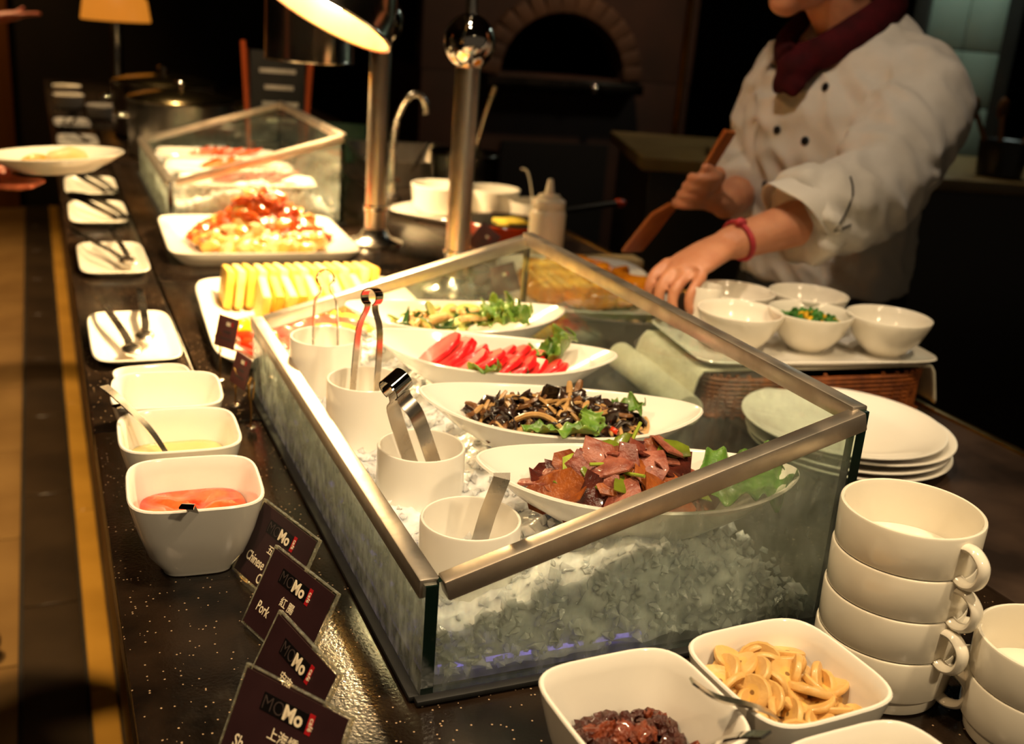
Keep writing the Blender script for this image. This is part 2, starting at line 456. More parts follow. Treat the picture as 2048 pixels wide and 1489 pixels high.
# stone slabs: one wide slab in front, then a narrow serving strip and wide slabs behind it
cpart('stone_slab', .038, .826, -.2, 1.25, CT-.04, CT, 'granite', .003)
cpart('stone_slab', .038, .176, 1.252, 3.3, CT-.04, CT, 'granite', .003)
cpart('stone_slab', .038, .176, 3.302, 6.0, CT-.04, CT, 'granite', .003)
cpart('stone_slab', .179, .826, 1.252, 1.935, CT-.04, CT+.0015, 'granite', .003)
cpart('stone_slab', .179, .826, 1.938, 3.3, CT-.04, CT+.0015, 'granite', .003)
cpart('stone_slab', .179, .826, 3.303, 6.0, CT-.04, CT+.0015, 'granite', .003)
cpart('worktop', .830, 1.150, -.2, 6.0, CT-.04, CT, 'granite_brown', .002)
cpart('edge_strip', 1.150, 1.165, -.2, 6.0, CT-.045, CT+.003, 'brass_edge', .002)

# ================================================================== THE ICE DISPLAY BOX
XL, XR, YF, YB = .239, .622, .654, 1.355
ZL, ZR, GT = .098, .205, .010
def panel(name, poly, axis, t0, t1, par, mats):
    """glass sheet: poly of (u, z) extruded from t0 to t1 along axis ('x' or 'y')"""
    n = len(poly); mb = MB()
    mk = (lambda u, z, t: (t, u, z)) if axis == 'x' else (lambda u, z, t: (u, t, z))
    v = [mk(u, z, t0) for u, z in poly] + [mk(u, z, t1) for u, z in poly]
    fa = tuple(range(n)); fb = tuple(reversed(range(n, 2*n)))
    if axis == 'x': sides = [((i+1) % n, i, n+i, n+(i+1) % n) for i in range(n)]
    else: sides = [((i+1) % n, i, n+i, n+(i+1) % n) for i in range(n)]
    mb.add(v, [fa, fb], 0); o = len(mb.v)
    mb.f += sides; mb.mi += [1]*n
    bm = bmesh.new(); me = mb.mesh(name, mats, False, 0); bm.from_mesh(me); bmesh.ops.recalc_face_normals(bm, faces=bm.faces); bm.to_mesh(me); bm.free()
    return place(name, me, par)
def bar(name, p0, p1, w, h, mat, par, up=(0, 0, 1)):
    """metal capping bar: top face centred on the line p0-p1"""
    p0, p1 = Vector(p0), Vector(p1); d = p1-p0; L = d.length; t = d.normalized()
    u = Vector(up); u = (u - t*u.dot(t)).normalized(); s = t.cross(u)
    M = Matrix((t, s, u)).transposed().to_4x4(); M.translation = (p0+p1)/2 - u*h
    # M columns: x along, y side, z up
    return MB().add(*rbox(L, w, h, .0016, 2), M=M).build(name, mat, par)
def display_box(loc, label):
    b = thing('ice_display_box', label, 'display box', loc)
    lx, rx, fy, by = 0, XR-XL, 0, YB-YF
    g = 'glass_edge'
    panel('glass_panel', [(fy, .004), (by, .004), (by, ZL), (fy, ZL)], 'x', lx, lx+GT, b, ['glass_fog', g])
    panel('glass_panel', [(fy, .004), (by, .004), (by, ZR), (fy, ZR)], 'x', rx-GT, rx, b, ['glass_green', g])
    i0, i1 = lx+GT+.0006, rx-GT-.0006
    zl = ZL + .002; zr = ZR - .001
    panel('glass_panel', [(i0, .004), (i1, .004), (i1, zr), (i0, zl)], 'y', fy+.001, fy+GT, b, ['glass_wet', g])
    panel('glass_panel', [(i0, .004), (i1, .004), (i1, zr), (i0, zl)], 'y', by-GT, by-.001, b, ['glass_green', g])
    bar('metal_rail', (lx+GT/2, fy+.006, ZL+.003), (lx+GT/2, by+.002, ZL+.003), .016, .016, 'steel_rail', b)
    bar('metal_rail', (rx-GT/2, fy+.006, ZR+.003), (rx-GT/2, by+.002, ZR+.003), .016, .016, 'steel_rail', b)
    bar('metal_rail', (i0+.002, fy+GT/2-.001, zl+.002), (i1+.004, fy+GT/2-.001, zr+.002), .016, .017, 'steel_rail', b)
    bar('metal_rail', (i0+.002, by-GT/2+.001, zl+.002), (i1+.004, by-GT/2+.001, zr+.002), .016, .017, 'steel_rail', b)
    for n, (x, y, sx, sy) in {'seal_strip': ((lx+rx)/2, fy-.0035, rx-lx+.01, .009), 'seal_strip.001': ((lx+rx)/2, by+.0035, rx-lx+.01, .009),
                              'seal_strip.002': (lx-.0045, (fy+by)/2, .009, by-fy), 'seal_strip.003': (rx+.0045, (fy+by)/2, .009, by-fy)}.items():
        MB().add(*rbox(sx, sy, .0045, .0012)).build('seal_strip', 'black_rubber', b, (x, y, .0016))
    MB().add(*rbox(rx-lx-2*GT, by-fy-2*GT, .004, 0)).build('tray_floor', 'black_tray', b, ((lx+rx)/2, (fy+by)/2, .0016), smooth=False)
    return b
box1 = display_box((XL, YF, CT), 'glass-sided ice display box with metal rails holding four boat dishes')
box2 = display_box((.245, 2.40, CT+.0016), 'far glass ice display box with raw fish and meat trays behind the stew platter')

# violet light strip lying in the box under the ice
pmat('violet_led', '#8a7cff', '#7d70ff', 10, emit=(.36, .24, 1, 1), estr=1.8)
led = thing('led_strip', 'violet light strip under the ice along the low glass side', 'light strip', (XL+GT+.016, YF, CT+.006))
MB().add(*rbox(.004, YB-YF-.06, .003, .001)).build('diffuser', 'violet_led', led, (0, (YB-YF)/2, 0))
MB().add(*rbox(.17, .004, .003, .001)).build('diffuser', 'violet_led', led, (.095, GT+.018, 0))

# ---- crushed ice: heaped surface with loose shards, one uncountable mass
def ice_h(x, y):
    """height of ice over the tray, box coordinates in metres"""
    u = (x-XL)/(XR-XL); v = (y-YF)/(YB-YF)
    h = .050 + .027*math.exp(-((u-.52)/.28)**2)
    if u > .80: h -= (u-.80)*.30
    h += .008*math.exp(-((v-.05)/.10)**2)*math.exp(-((u-.5)/.2)**2)
    if u < .10: h += .012*(1-u/.10)
    if u < .3 and v < .16: h -= .018*(1-v/.16)*(1-u/.3)
    h += .010*noise.noise(Vector((x*22, y*22, 1.7))) + .006*noise.noise(Vector((x*60, y*60, 4.2)))
    return max(.012, h)
def make_ice(name, label, ox, oy, n_sh, seed, simple=False):
    rnd = random.Random(seed); mb = MB()
    x0, x1, y0, y1 = XL+GT+.007, XR-GT-.014, YF+GT+.006, YB-GT-.006
    NX, NY = (56, 96) if not simple else (28, 46)
    G = []
    for j in range(NY+1):
        row = []
        for i in range(NX+1):
            x = x0+(x1-x0)*i/NX; y = y0+(y1-y0)*j/NY
            z = ice_h(x, y) + .004*noise.noise(Vector((x*140, y*140, seed)))
            row.append((x, y, z))
        G.append(row)
    v = [p for r in G for p in r]; n = NX+1; f = []
    for j in range(NY):
        for i in range(NX): f.append((j*n+i, j*n+i+1, (j+1)*n+i+1, (j+1)*n+i))
    # side skirts down to the tray, roughened and pressed unevenly against the glass
    def skirt(idx, nx, ny):
        rows = [idx]
        for k in range(1, 15):
            t = k/14; new = []
            for q in idx:
                p = Vector(v[q]); z = p.z*(1-t)+.004*t
                d = .007*noise.noise(Vector((p.x*45, p.y*45, z*45+seed)))+.004*noise.noise(Vector((p.x*110, p.y*110, z*110)))
                new.append(len(v)); v.append((p.x+nx*d, p.y+ny*d, z))
            rows.append(new)
        for a, b in zip(rows, rows[1:]):
            for i in range(len(a)-1): f.append((a[i], b[i], b[i+1], a[i+1]))
    skirt([i for i in range(n)], 0, -1)
    skirt([(NY)*n+i for i in range(n-1, -1, -1)], 0, 1)
    skirt([j*n for j in range(NY, -1, -1)], -1, 0)
    skirt([j*n+NX for j in range(NY+1)], 1, 0)
    mb.add(v, f)
    for q in range(n_sh):
        s = rnd.uniform(.0035, .0105)*rnd.uniform(.7, 1); r = rnd.random()
        if r < .13:   # against the front glass
            x = rnd.uniform(x0, x1); y = YF+GT+.0015+s*.6; z = rnd.uniform(.006, ice_h(x, y0)+.004)
        elif r < .26: # against the low side glass
            y = rnd.uniform(y0, y1); x = XL+GT+.0015+s*.6; z = rnd.uniform(.006, ice_h(x0, y)+.006)
        elif r < .42:
            y = rnd.uniform(y0, y1); x = x1+rnd.uniform(-.006, .008); z = rnd.uniform(.006, ice_h(x1-.02, y)+.004)
        else:
            x = rnd.uniform(x0, x1); y = rnd.uniform(y0, y1); z = ice_h(x, y)+rnd.uniform(-.002, .003)
        M = T3(x, y, z) @ Euler((rnd.uniform(0, 6), rnd.uniform(0, 6), rnd.uniform(0, 6))).to_matrix().to_4x4()
        a, b, c = s*rnd.uniform(.6, 1.3), s*rnd.uniform(.5, 1.1), s*rnd.uniform(.3, .9)
        vv = [(a, 0, 0), (-a, rnd.uniform(-.3, .3)*b, 0), (0, b, rnd.uniform(-.3, .3)*c), (rnd.uniform(-.3, .3)*a, -b, 0), (0, 0, c), (rnd.uniform(-.4, .4)*a, 0, -c)]
        ff = [(0, 2, 4), (2, 1, 4), (1, 3, 4), (3, 0, 4), (2, 0, 5), (1, 2, 5), (3, 1, 5), (0, 3, 5)]
        mb.add(vv, ff, 0, M)
    return tag(mb.build(name, 'ice', None, (ox, oy, CT+.0045), smooth=True, angle=50), label, 'ice', kind='stuff')
make_ice('crushed_ice', 'crushed ice heaped under the boat dishes in the glass box', 0, 0, 3000, 3)
make_ice('crushed_ice', 'crushed ice under the raw fish trays in the far glass box', .006, 1.746, 900, 9, True)

# ================================================================== CROCKERY BUILDERS
def boat_mesh(L=.285, W=.145, hm=.050, he=.062, th=.004):
    a, b = L/2, W/2; n = 64
    def ring(s, zf, inset=0.0, zoff=0.0):
        out = []
        for i in range(n):
            t = 2*math.pi*i/n; c, sn = math.cos(t), math.sin(t)
            x = math.copysign(abs(c)**.93, c); y = math.copysign(abs(sn)**1.22, sn)
            rim = hm + (he-hm)*abs(c)**2.4
            out.append(((a*s[0]-inset)*x, (b*s[1]-inset)*y, rim*zf+zoff))
        return out
    rings = [ring((.30, .42), 0), ring((.33, .46), 0), ring((.36, .50), .06), ring((.55, .68), .26), ring((.78, .86), .58), ring((.94, .965), .88), ring((1, 1), .985),
             ring((1, 1), 1, .0012, .0008), ring((1, 1), 1, .0032, .0006), ring((1, 1), .985, .0046),
             ring((.93, .95), .87, th), ring((.77, .84), .60, th), ring((.54, .66), .31, th), ring((.34, .46), .15, th), ring((.15, .2), .11, 0.002)]
    return MB().add(*loft(rings)).mesh('boat_dish', 'porcelain')
def boat_z(x, y, L=.285, W=.145):
    """inside height of a boat dish"""
    q = math.sqrt((x/(L/2))**2 + (y/(W/2))**2)
    return .006 + .052*min(1, q)**1.7
def sqbowl_mesh(a=.058, h=.082, name='square_bowl', base=.60, e=4.2):
    rings = [sring(a*base*.9, a*base*.9, e, 0), sring(a*base, a*base, e, .0008), sring(a*base*1.03, a*base*1.03, e, .004), sring(a*.74, a*.74, e, h*.28), sring(a*.87, a*.87, e, h*.58), sring(a*.965, a*.965, e, h*.86),
             sring(a, a, e, h*.985), sring(a-.0008, a-.0008, e, h), sring(a-.0026, a-.0026, e, h), sring(a-.0036, a-.0036, e, h*.985),
             sring(a*.965-.0042, a*.965-.0042, e, h*.86), sring(a*.87-.0045, a*.87-.0045, e, h*.58), sring(a*.74-.0045, a*.74-.0045, e, h*.28), sring(a*.60, a*.60, e, .011), sring(a*.42, a*.42, e, .0065), sring(a*.1, a*.1, 2, .0055)]
    return MB().add(*loft(rings)).mesh(name, 'porcelain')
def sqplate_mesh(a, b, h=.014, e=7, name='plate', mat='porcelain', rimw=.012):
    rings = [sring(a-.022, b-.022, e, 0), sring(a-.02, b-.02, e, .001), sring(a-.004, b-.004, e, h*.75), sring(a, b, e, h), sring(a-.0015, b-.0015, e, h+.0016), sring(a-.004, b-.004, e, h+.0008),
             sring(a-rimw, b-rimw, e, h*.55), sring(a-rimw*1.7, b-rimw*1.7, e, .0045), sring(a*.3, b*.3, e, .004)]
    return MB().add(*loft(rings)).mesh(name, mat)
def cup_mesh(r=.0415, h=.1, th=.0032):
    p = [(r*.80, 0), (r*.84, .0008), (r*.95, .004), (r*.985, .010), (r, .03), (r, h-.002), (r-.0006, h-.0005), (r-.0016, h), (r-.0026, h-.0006), (r-th, h-.003), (r-th, .016), (r-th-.003, .008), (r*.7, .006), (.002, .006)]
    return MB().add(*lathe(p, 48)).mesh('cup', 'porcelain')

# ---- cups standing in the ice along the low side, each with tongs
cm = cup_mesh()
cup_lab = ['white porcelain cup in the ice holding a straight steel strip, by the glass corner',
           'white porcelain cup in the ice with curled steel tongs, beside the mushroom dish',
           'white porcelain cup in the ice with slender tongs, beside the pink slice dish',
           'white porcelain cup in the ice beside the cucumber dish']
CUPS = [(.3045, .7365, .007), (.313, .890, .007), (.299, 1.032, .025), (.293, 1.186, .025)]
for (x, y, z), lb in zip(CUPS, cup_lab):
    tag(place('tong_cup', cm, None, (x, y, CT+z)), lb, 'cup', 'porcelain tong cups in the ice box')
def tongs_obj(name, loop, foot, twist, spread, label, w=.013, loop_r=.008, group='serving tongs standing in cups', extra=.055):
    """spring tongs: two strips joined by a round loop at the top; loop and foot give its axis"""
    loop = Vector(loop); foot = Vector(foot)
    ax = (loop-foot); foot = foot - ax.normalized()*extra; ax = loop-foot; L = ax.length; ax.normalize()
    ref = Vector((math.cos(twist), math.sin(twist), 0)); xd = (ref-ax*ref.dot(ax)).normalized(); yd = ax.cross(xd)
    M = Matrix((xd, yd, ax)).transposed().to_4x4(); M.translation = foot
    t = thing(name, label, 'tongs', (0, 0, 0), 0, group); t.matrix_world = M
    for s in (-1, 1):
        pts = [(s*spread, 0, 0), (s*spread*1.02, 0, L*.35), (s*spread*.9, 0, L*.7), (s*loop_r*.60, 0, L-loop_r*2.6), (s*loop_r*.5, 0, L-loop_r*1.866)]
        pts = spline(pts, 5)
        MB().add(*ribbon(pts, [w*1.15]*3+[w]*(len(pts)-3), .0011, (0, 1, 0))).build('arm', 'chrome_worn', t)
    c = []
    for k in range(21):
        a = R(-60+k*300/20)
        c.append((loop_r*math.cos(a), 0, L-loop_r+loop_r*math.sin(a)))
    MB().add(*ribbon(c, w*1.25, .0012, (0, 1, 0))).build('spring_loop', 'chrome', t)
    return t
tongs_obj('serving_tongs', (.275, .868, CT+.186), (.306, .883, CT+.108), R(-62), .017, 'shiny curled steel tongs leaning in the cup by the mushroom dish', .016, .0105)
tongs_obj('serving_tongs', (.305, 1.042, CT+.219), (.297, 1.03, CT+.128), R(-48), .014, 'slender dark steel tongs upright in the cup by the pink slices', .011, .009)
tongs_obj('serving_tongs', (.298, 1.215, CT+.196), (.293, 1.188, CT+.128), R(-25), .014, 'thin steel tongs with round loop in the cup by the cucumber dish', .010, .010)
t = thing('serving_strip', 'flat steel tong arm standing in the cup by the glass corner', 'tongs', (.306, .7365, CT+.014), 0, 'serving tongs standing in cups')
MB().add(*ribbon([(.000, .012, 0), (.004, .004, .045), (.009, -.010, .10), (.0135, -.022, .136), (.0142, -.0195, .139)], .0135, .0012, (1, -.42, 0))).build('arm', 'chrome_worn', t)
# ================================================================== BOAT DISHES AND THEIR FOOD
ZB = .0740                      # dishes sit on the ice at this height over the counter
bmesh_ = boat_mesh()
DISH = {'pork': (.4605, .742, -18.5), 'mushroom': (.4625, .905, -23.3), 'pink': (.4655, 1.0925, -27.6), 'cucumber': (.478, 1.249, -12.2)}
dish_lab = {'pork': 'white boat-shaped dish of stir-fried pork slices and peppers', 'mushroom': 'white boat-shaped dish of shredded mushrooms with a lettuce leaf',
            'pink': 'white boat-shaped dish of bright red layered slices', 'cucumber': 'white boat-shaped dish of cucumber, tofu strips and frilly lettuce'}
for k, (x, y, a) in DISH.items():
    tag(place('boat_dish', bmesh_, None, (x, y, CT+ZB), (0, 0, R(a))), dish_lab[k], 'dish', 'boat-shaped dishes on the ice')
def dw(k, lx, ly, lz):
    x, y, a = DISH[k]; c, s = math.cos(R(a)), math.sin(R(a))
    return (x+c*lx-s*ly, y+s*lx+c*ly, CT+ZB+lz)
def drot(k): return R(DISH[k][2])

pmat('pork', '#924c3a', '#622a1e', 70, rough=.42, coat=.12, bump=.6, bscale=140, sss=.12, lo=.3, hi=.7)
pmat('pork_pale', '#a5634e', '#7a3d2e', 70, rough=.42, coat=.12, bump=.5, bscale=160, sss=.12)
pmat('pork_dark', '#56241a', '#32120c', 50, rough=.25, coat=.5, bump=.4, bscale=120)
pmat('pork_rind', '#96501f', '#662c12', 60, rough=.35, coat=.3, bump=.5, bscale=140)
pmat('pepper_green', '#6d7a22', '#4c5216', 40, rough=.22, coat=.5, bump=.15, bscale=90)
pmat('pepper_bright', '#9fae3a', '#7c9030', 40, rough=.25, coat=.4)
pmat('lettuce', '#74983a', '#466f22', 35, rough=.35, bump=.5, bscale=110, sss=.15, coat=.15)
pmat('lettuce_dark', '#587f30', '#33591c', 35, rough=.35, bump=.5, bscale=110, sss=.12, coat=.15)
pmat('sauce_brown', '#3a160c', '#5a2412', 40, rough=.15, coat=.6, bump=.3, bscale=80)
pmat('mush_tan', '#c29a62', '#9a7240', 60, rough=.30, coat=.3, bump=.2, bscale=150)
pmat('mush_dark', '#1c120d', '#35231a', 60, rough=.18, coat=.6, bump=.3, bscale=120)
pmat('mush_brown', '#5c3a22', '#7a5430', 60, rough=.25, coat=.5, bump=.3, bscale=120)
pmat('chili', '#d8401c', '#b82a12', 30, rough=.2, coat=.6)
pmat('pink_slice', '#e2252a', '#cf1a22', 40, rough=.30, coat=.35, sss=.15)
pmat('pink_face', '#e8584e', '#dc3c38', 40, rough=.32, coat=.3, sss=.15)
pmat('cuc_flesh', '#c9cf7e', '#b4c062', 40, rough=.3, coat=.3, sss=.15)
pmat('cuc_skin', '#1f3d1c', '#2c5226', 40, rough=.28, coat=.3)
pmat('tofu', '#d9b47a', '#c2945a', 50, rough=.4, bump=.2, bscale=120)

def leaf(name, pos, rot, L, W, ruf, fr, label, cat, mat='lettuce', seed=0, cup=.3, group=None, nu=22, nv=26, th=.0007, curl=.0):
    rnd = random.Random(seed); ph = rnd.uniform(0, 6)
    G = []
    for j in range(nv+1):
        v = j/nv; w = W*.5*(math.sin(math.pi*min(1, (v*.92+.06)))**.6)
        row = []
        for i in range(nu+1):
            u = -1+2*i/nu
            x = u*w; y = (v-.5)*L*(1-.15*u*u)
            e = max(abs(u)**2.2, max(0, v-.6)*2.2)
            z = cup*W*.5*(u*u) + ruf*e*math.sin(fr*v*6+ph+2.2*u) + ruf*.7*e*math.sin(fr*2.3*v*6+ph*2+u*4) + ruf*.8*noise.noise(Vector((x*70, y*70, seed)))
            z += -.10*W*math.exp(-(u*6)**2)*.25 + curl*(v-.4)**2*L
            x += ruf*.5*e*math.sin(fr*1.7*v*6+ph)
            row.append((x, y, z))
        G.append(row)
    o = MB().add(*solid_grid(G, th)).build(name, mat, None, pos, rot, True, 0)
    return tag(o, label, cat, group)

def toss(rnd, tilt): return (rnd.uniform(-tilt, tilt), rnd.uniform(-tilt, tilt), rnd.uniform(0, 6.28))
def euler_in(k, e): return (Matrix.Rotation(drot(k), 3, 'Z') @ Euler(e).to_matrix()).to_euler()

# ---- pork
rnd = random.Random(5)
# sauce lying in the dish under the heap
def pool(k, cx, cy, rx, ry, z, hh, mat, name, label, cat, n=28, kk=7, seed=1):
    rings = []
    for j in range(kk+1):
        s = 1-j/kk*.97
        row = []
        for i in range(n):
            c_, s_ = math.cos(2*math.pi*i/n), math.sin(2*math.pi*i/n)
            zr = boat_z(cx+rx*c_, cy+ry*s_)+.0035
            row.append((cx+rx*s*c_, cy+ry*s*s_, zr*s + (z+hh)*(1-s) + .004*(1-s)*noise.noise(Vector((s*3*c_, s*3*s_, seed)))))
        rings.append(row)
    v, f = loft(rings, True, True)
    o = MB().add(v, f).build(name, mat, None, (DISH[k][0], DISH[k][1], CT+ZB), (0, 0, drot(k)), True, 0)
    return tag(o, label, cat, kind='stuff')
pool('pork', -.018, -.002, .072, .038, .013, .026, 'sauce_brown', 'brown_gravy', 'dark brown gravy under the pork slices', 'sauce')
pv = [MB().add(*slab(5+i % 3, .0165+.0040*(i % 4), .0135+.0035*(i % 3), .0040, .2, [.25, -.2, .35, .1, -.3, .28][i % 6], .88, i)).mesh('pork_slice', ['pork', 'pork_pale', 'pork_dark', 'pork', 'pork_pale', 'pork_rind'][i % 6]) for i in range(12)]
def heap(k, n, cx, cy, rx, ry, z0, hh, meshes, name, label, cat, group, tilt=.5, rnd=rnd, sc_=(.8, 1.15), lift=.004, skew=None):
    for q in range(n):
        r = math.sqrt((q+.5)/n); a = q*2.39996+rnd.uniform(-.3, .3)
        x, y = rx*r*math.cos(a), ry*r*math.sin(a)
        z = z0 + hh*(1-r*r) + rnd.uniform(-.002, lift)
        if skew: z += skew(x, y)
        fx, fy = cx+x, cy+y; ex = 1+.021/max(.02, math.hypot(fx, fy))
        z = max(z, boat_z(fx*ex, fy*ex)+.0015)
        e = [rnd.uniform(-tilt, tilt) - y/ry*.5 + .3, rnd.uniform(-tilt, tilt)+x/rx*.45, rnd.uniform(0, 6.28)]
        o = place(name, rnd.choice(meshes), None, dw(k, cx+x, cy+y, z), (Matrix.Rotation(drot(k), 3, 'Z') @ Euler(e, 'ZYX').to_matrix()).to_euler(), rnd.uniform(*sc_))
        tag(o, label, cat, group)
sk = lambda x, y: .008*math.exp(-((x-.026)/.018)**2-((y-.022)/.022)**2) + .004*math.exp(-((x+.035)/.02)**2)
heap('pork', 54, -.012, 0, .076, .042, .027, .026, pv, 'pork_slice', 'glossy reddish brown pork slice in the stir-fry dish', 'meat', 'pork slices in the stir-fry dish', .55, sc_=(.7, 1.0), skew=sk)
heap('pork', 30, -.012, .002, .060, .034, .038, .027, pv, 'pork_slice', 'glossy reddish brown pork slice in the stir-fry dish', 'meat', 'pork slices in the stir-fry dish', .48, sc_=(.75, 1.1), skew=sk)
for q in range(5):   # slices stacked against the far rim
    o = place('pork_slice', pv[(q*3+1) % 12], None, dw('pork', .020+q*.002, .034-q*.004, .052+q*.0045), euler_in('pork', (.35+.05*q, .25, .4*q)), 1.05)
    tag(o, 'glossy reddish brown pork slice in the stir-fry dish', 'meat', 'pork slices in the stir-fry dish')
gv = [MB().add(*slab(7, .018, .0115, .003, .2, [.18, -.15, .1][i % 3], .85, 40+i)).mesh('pepper_piece', ['pepper_green', 'pepper_bright'][i % 2]) for i in range(4)]
for (x, y, z, e) in ((-.030, .018, .058, (.7, .3, .4)), (-.014, .020, .059, (.5, -.2, 1.2)), (-.042, -.012, .044, (.2, .4, 2)), (-.016, -.024, .043, (-.5, .9, .4)), (-.008, -.016, .044, (-.4, .7, 2.4)),
                     (.032, .020, .060, (.5, .3, .2)), (-.058, -.006, .040, (.2, -.3, .5)), (.010, -.034, .038, (-.5, .2, 1)), (.044, -.018, .040, (.2, .6, 1.9)), (-.03, .004, .053, (.3, .1, 2.8)), (-.055, .014, .042, (.2, .1, 1.4))):
    tag(place('pepper_piece', gv[int(abs(x)*1000) % 4], None, dw('pork', x, y-.004, z+.0095), (Matrix.Rotation(drot('pork'), 3, 'Z') @ Euler((abs(e[0])*.5+.2, e[1]*.4, e[2]), 'ZYX').to_matrix()).to_euler()), 'olive green pepper piece among the pork slices', 'pepper', 'pepper pieces in the stir-fry dish')
sv = MB().add(*tube([(-.016, 0, 0), (-.005, .001, .001), (.006, 0, .001), (.017, -.001, 0)], .0016, 7)).mesh('celery_strip', 'pepper_bright')
for (x, y, z, e) in ((-.004, .022, .064, (.1, -.9, 1.0)), (-.03, -.006, .050, (0, .1, .1)), (-.012, -.018, .048, (0, .3, 2.2))):
    tag(place('celery_strip', sv, None, dw('pork', x, y-.006, z+.014), euler_in('pork', e)), 'thin bright green celery strip on the pork', 'celery', 'celery strips in the stir-fry dish')
leaf('lettuce_leaf', dw('pork', .096, -.004, .0565), (Matrix.Rotation(drot('pork'), 3, 'Z') @ Euler((.20, -.10, R(-86)), 'ZYX').to_matrix()).to_euler(), .092, .080, .0085, 1.8, 'broad soft lettuce leaf at the pointed end of the pork dish', 'lettuce', 'lettuce_dark', 3, .05)

# ---- mushrooms
pool('mushroom', -.006, 0, .080, .038, .012, .022, 'sauce_brown', 'soy_sauce', 'dark soy sauce under the shredded mushrooms', 'sauce', seed=4)
def strip_mesh(L, r, bend, tw, mat, seed, name):
    rn = random.Random(seed)
    pts = [(-L/2+L*i/4, bend*math.sin(i/4*math.pi)+rn.uniform(-.1, .1)*bend, tw*math.cos(i*1.3)) for i in range(5)]
    return MB().add(*tube(spline(pts, 2), [r*.6, r, r*1.05, r, r*.95, r, r*1.05, r, r*.7], 6, [r*.5, r*.8, r*.8, r*.7, r*.8, r*.8, r*.8, r*.7, r*.5])).mesh(name, mat)
mt = [strip_mesh(.022+.006*(i % 4), .0021+.0004*(i % 3), [.003, .006, -.004, .009, -.007][i % 5], .001, ['mush_tan', 'mush_tan', 'mush_brown'][i % 3], i, 'mushroom_shred') for i in range(9)]
def fungus(seed):
    rn = random.Random(seed); G = []
    for j in range(7):
        row = []
        for i in range(6):
            u, v = i/5-.5, j/6-.5
            row.append((u*.012, v*.024, .005*math.sin(5*u+seed)+.005*math.cos(4.5*v+seed*2)+.003*noise.noise(Vector((u*5, v*5, seed)))))
        G.append(row)
    return MB().add(*solid_grid(G, .0011)).mesh('fungus_shred', 'mush_dark', True, 0)
fv = [fungus(i) for i in range(7)]
rnd = random.Random(21)
skm = lambda x, y: .008*math.exp(-((x-.012)/.03)**2-((y-.012)/.02)**2)+.005*math.exp(-((x-.055)/.016)**2)
heap('mushroom', 95, -.004, -.001, .090, .042, .027, .027, mt, 'mushroom_shred', 'tan shredded mushroom strip in the boat dish', 'mushroom', 'mushroom shreds in the boat dish', .4, rnd, (.95, 1.45), .006, skm)
heap('mushroom', 80, -.004, -.001, .090, .042, .026, .027, fv, 'fungus_shred', 'glossy black fungus shred among the mushrooms', 'mushroom', 'black fungus shreds in the boat dish', 1.2, rnd, (.75, 1.3), .006, skm)
for (x, y, z) in ((-.040, -.036, .035), (-.034, -.035, .036), (.052, -.026, .043)):
    tag(place('chili_piece', MB().add(*lump(.005, .2, 8, 6, 1.3, .8, .7, int(x*1000))).mesh('chili_piece', 'chili'), None, dw('mushroom', x, y, z), euler_in('mushroom', (.2, .1, x*40))), 'small orange red chili piece beside the mushrooms', 'chili', 'chili pieces among the mushrooms')
leaf('lettuce_leaf', dw('mushroom', -.002, -.061, .052), euler_in('mushroom', (-.10, .12, R(78))), .075, .026, .0042, 2.2, 'narrow frilly lettuce leaf over the front rim of the mushroom dish', 'lettuce', 'lettuce', 8, .25)
leaf('lettuce_leaf', dw('mushroom', .028, -.040, .055), euler_in('mushroom', (.5, .1, R(20))), .034, .026, .004, 2.2, 'small frilly lettuce tip standing against the mushrooms', 'lettuce', 'lettuce', 12, .3)
leaf('lettuce_leaf', dw('mushroom', .070, .020, .050), euler_in('mushroom', (.2, .1, R(-60))), .040, .030, .004, 2.0, 'dark lettuce leaf tucked behind the mushrooms', 'lettuce', 'lettuce_dark', 14, .3)

# ---- bright red layered slices
psv = []
for i in range(3):
    v, f = slab(10, .036, .026, .0060, .06, [.02, -.05, .06][i], .97, 60+i)
    mb = MB().add(v, f); mb.mi = [1 if q >= len(f)-20 and (q % 2) else 0 for q in range(len(f))]
    psv.append(mb.mesh('red_slice', ['pink_slice', 'pink_face']))
rnd = random.Random(8)
rows = [(-.062, .006, 4, .0085), (-.048, -.004, 6, .0105), (-.030, -.026, 5, .012), (.012, -.004, 5, .011), (.025, -.028, 4, .012), (.0, .020, 5, .011)]
for (x0, y0, n, dx) in rows:
    for q in range(n):
        x = x0+q*dx; y = y0+rnd.uniform(-.003, .003)-q*.0012
        z = max(boat_z(x, y)*.55, .010)+.010+.012*math.exp(-((x+.01)/.05)**2)
        z = max(z, boat_z(x-.026, y)+.0135)
        o = place('red_slice', psv[q % 3], None, dw('pink', x, y, z+q*.0004), euler_in('pink', (rnd.uniform(-.1, .1)-.12, -.62+rnd.uniform(-.08, .08)+.04*q, rnd.uniform(-.2, .2)+.25)), rnd.uniform(.92, 1.1))
        tag(o, 'bright red slice with paler face in the layered dish', 'vegetable', 'red slices in the layered dish')
leaf('lettuce_leaf', dw('pink', .076, .012, .053), euler_in('pink', (.65, -.5, R(-50))), .066, .060, .006, 1.6, 'curly lettuce leaf rising behind the red slices', 'lettuce', 'lettuce', 21, .5)
leaf('lettuce_leaf', dw('pink', .048, .024, .043), euler_in('pink', (.4, .1, R(-70))), .055, .040, .005, 1.8, 'curly lettuce leaf lying along the far rim by the red slices', 'lettuce', 'lettuce_dark', 22, .4)
leaf('lettuce_leaf', dw('pink', -.004, -.058, .046), euler_in('pink', (-.35, .1, R(35))), .046, .036, .005, 2.0, 'torn lettuce piece hanging over the front rim by the red slices', 'lettuce', 'lettuce', 23, .3)
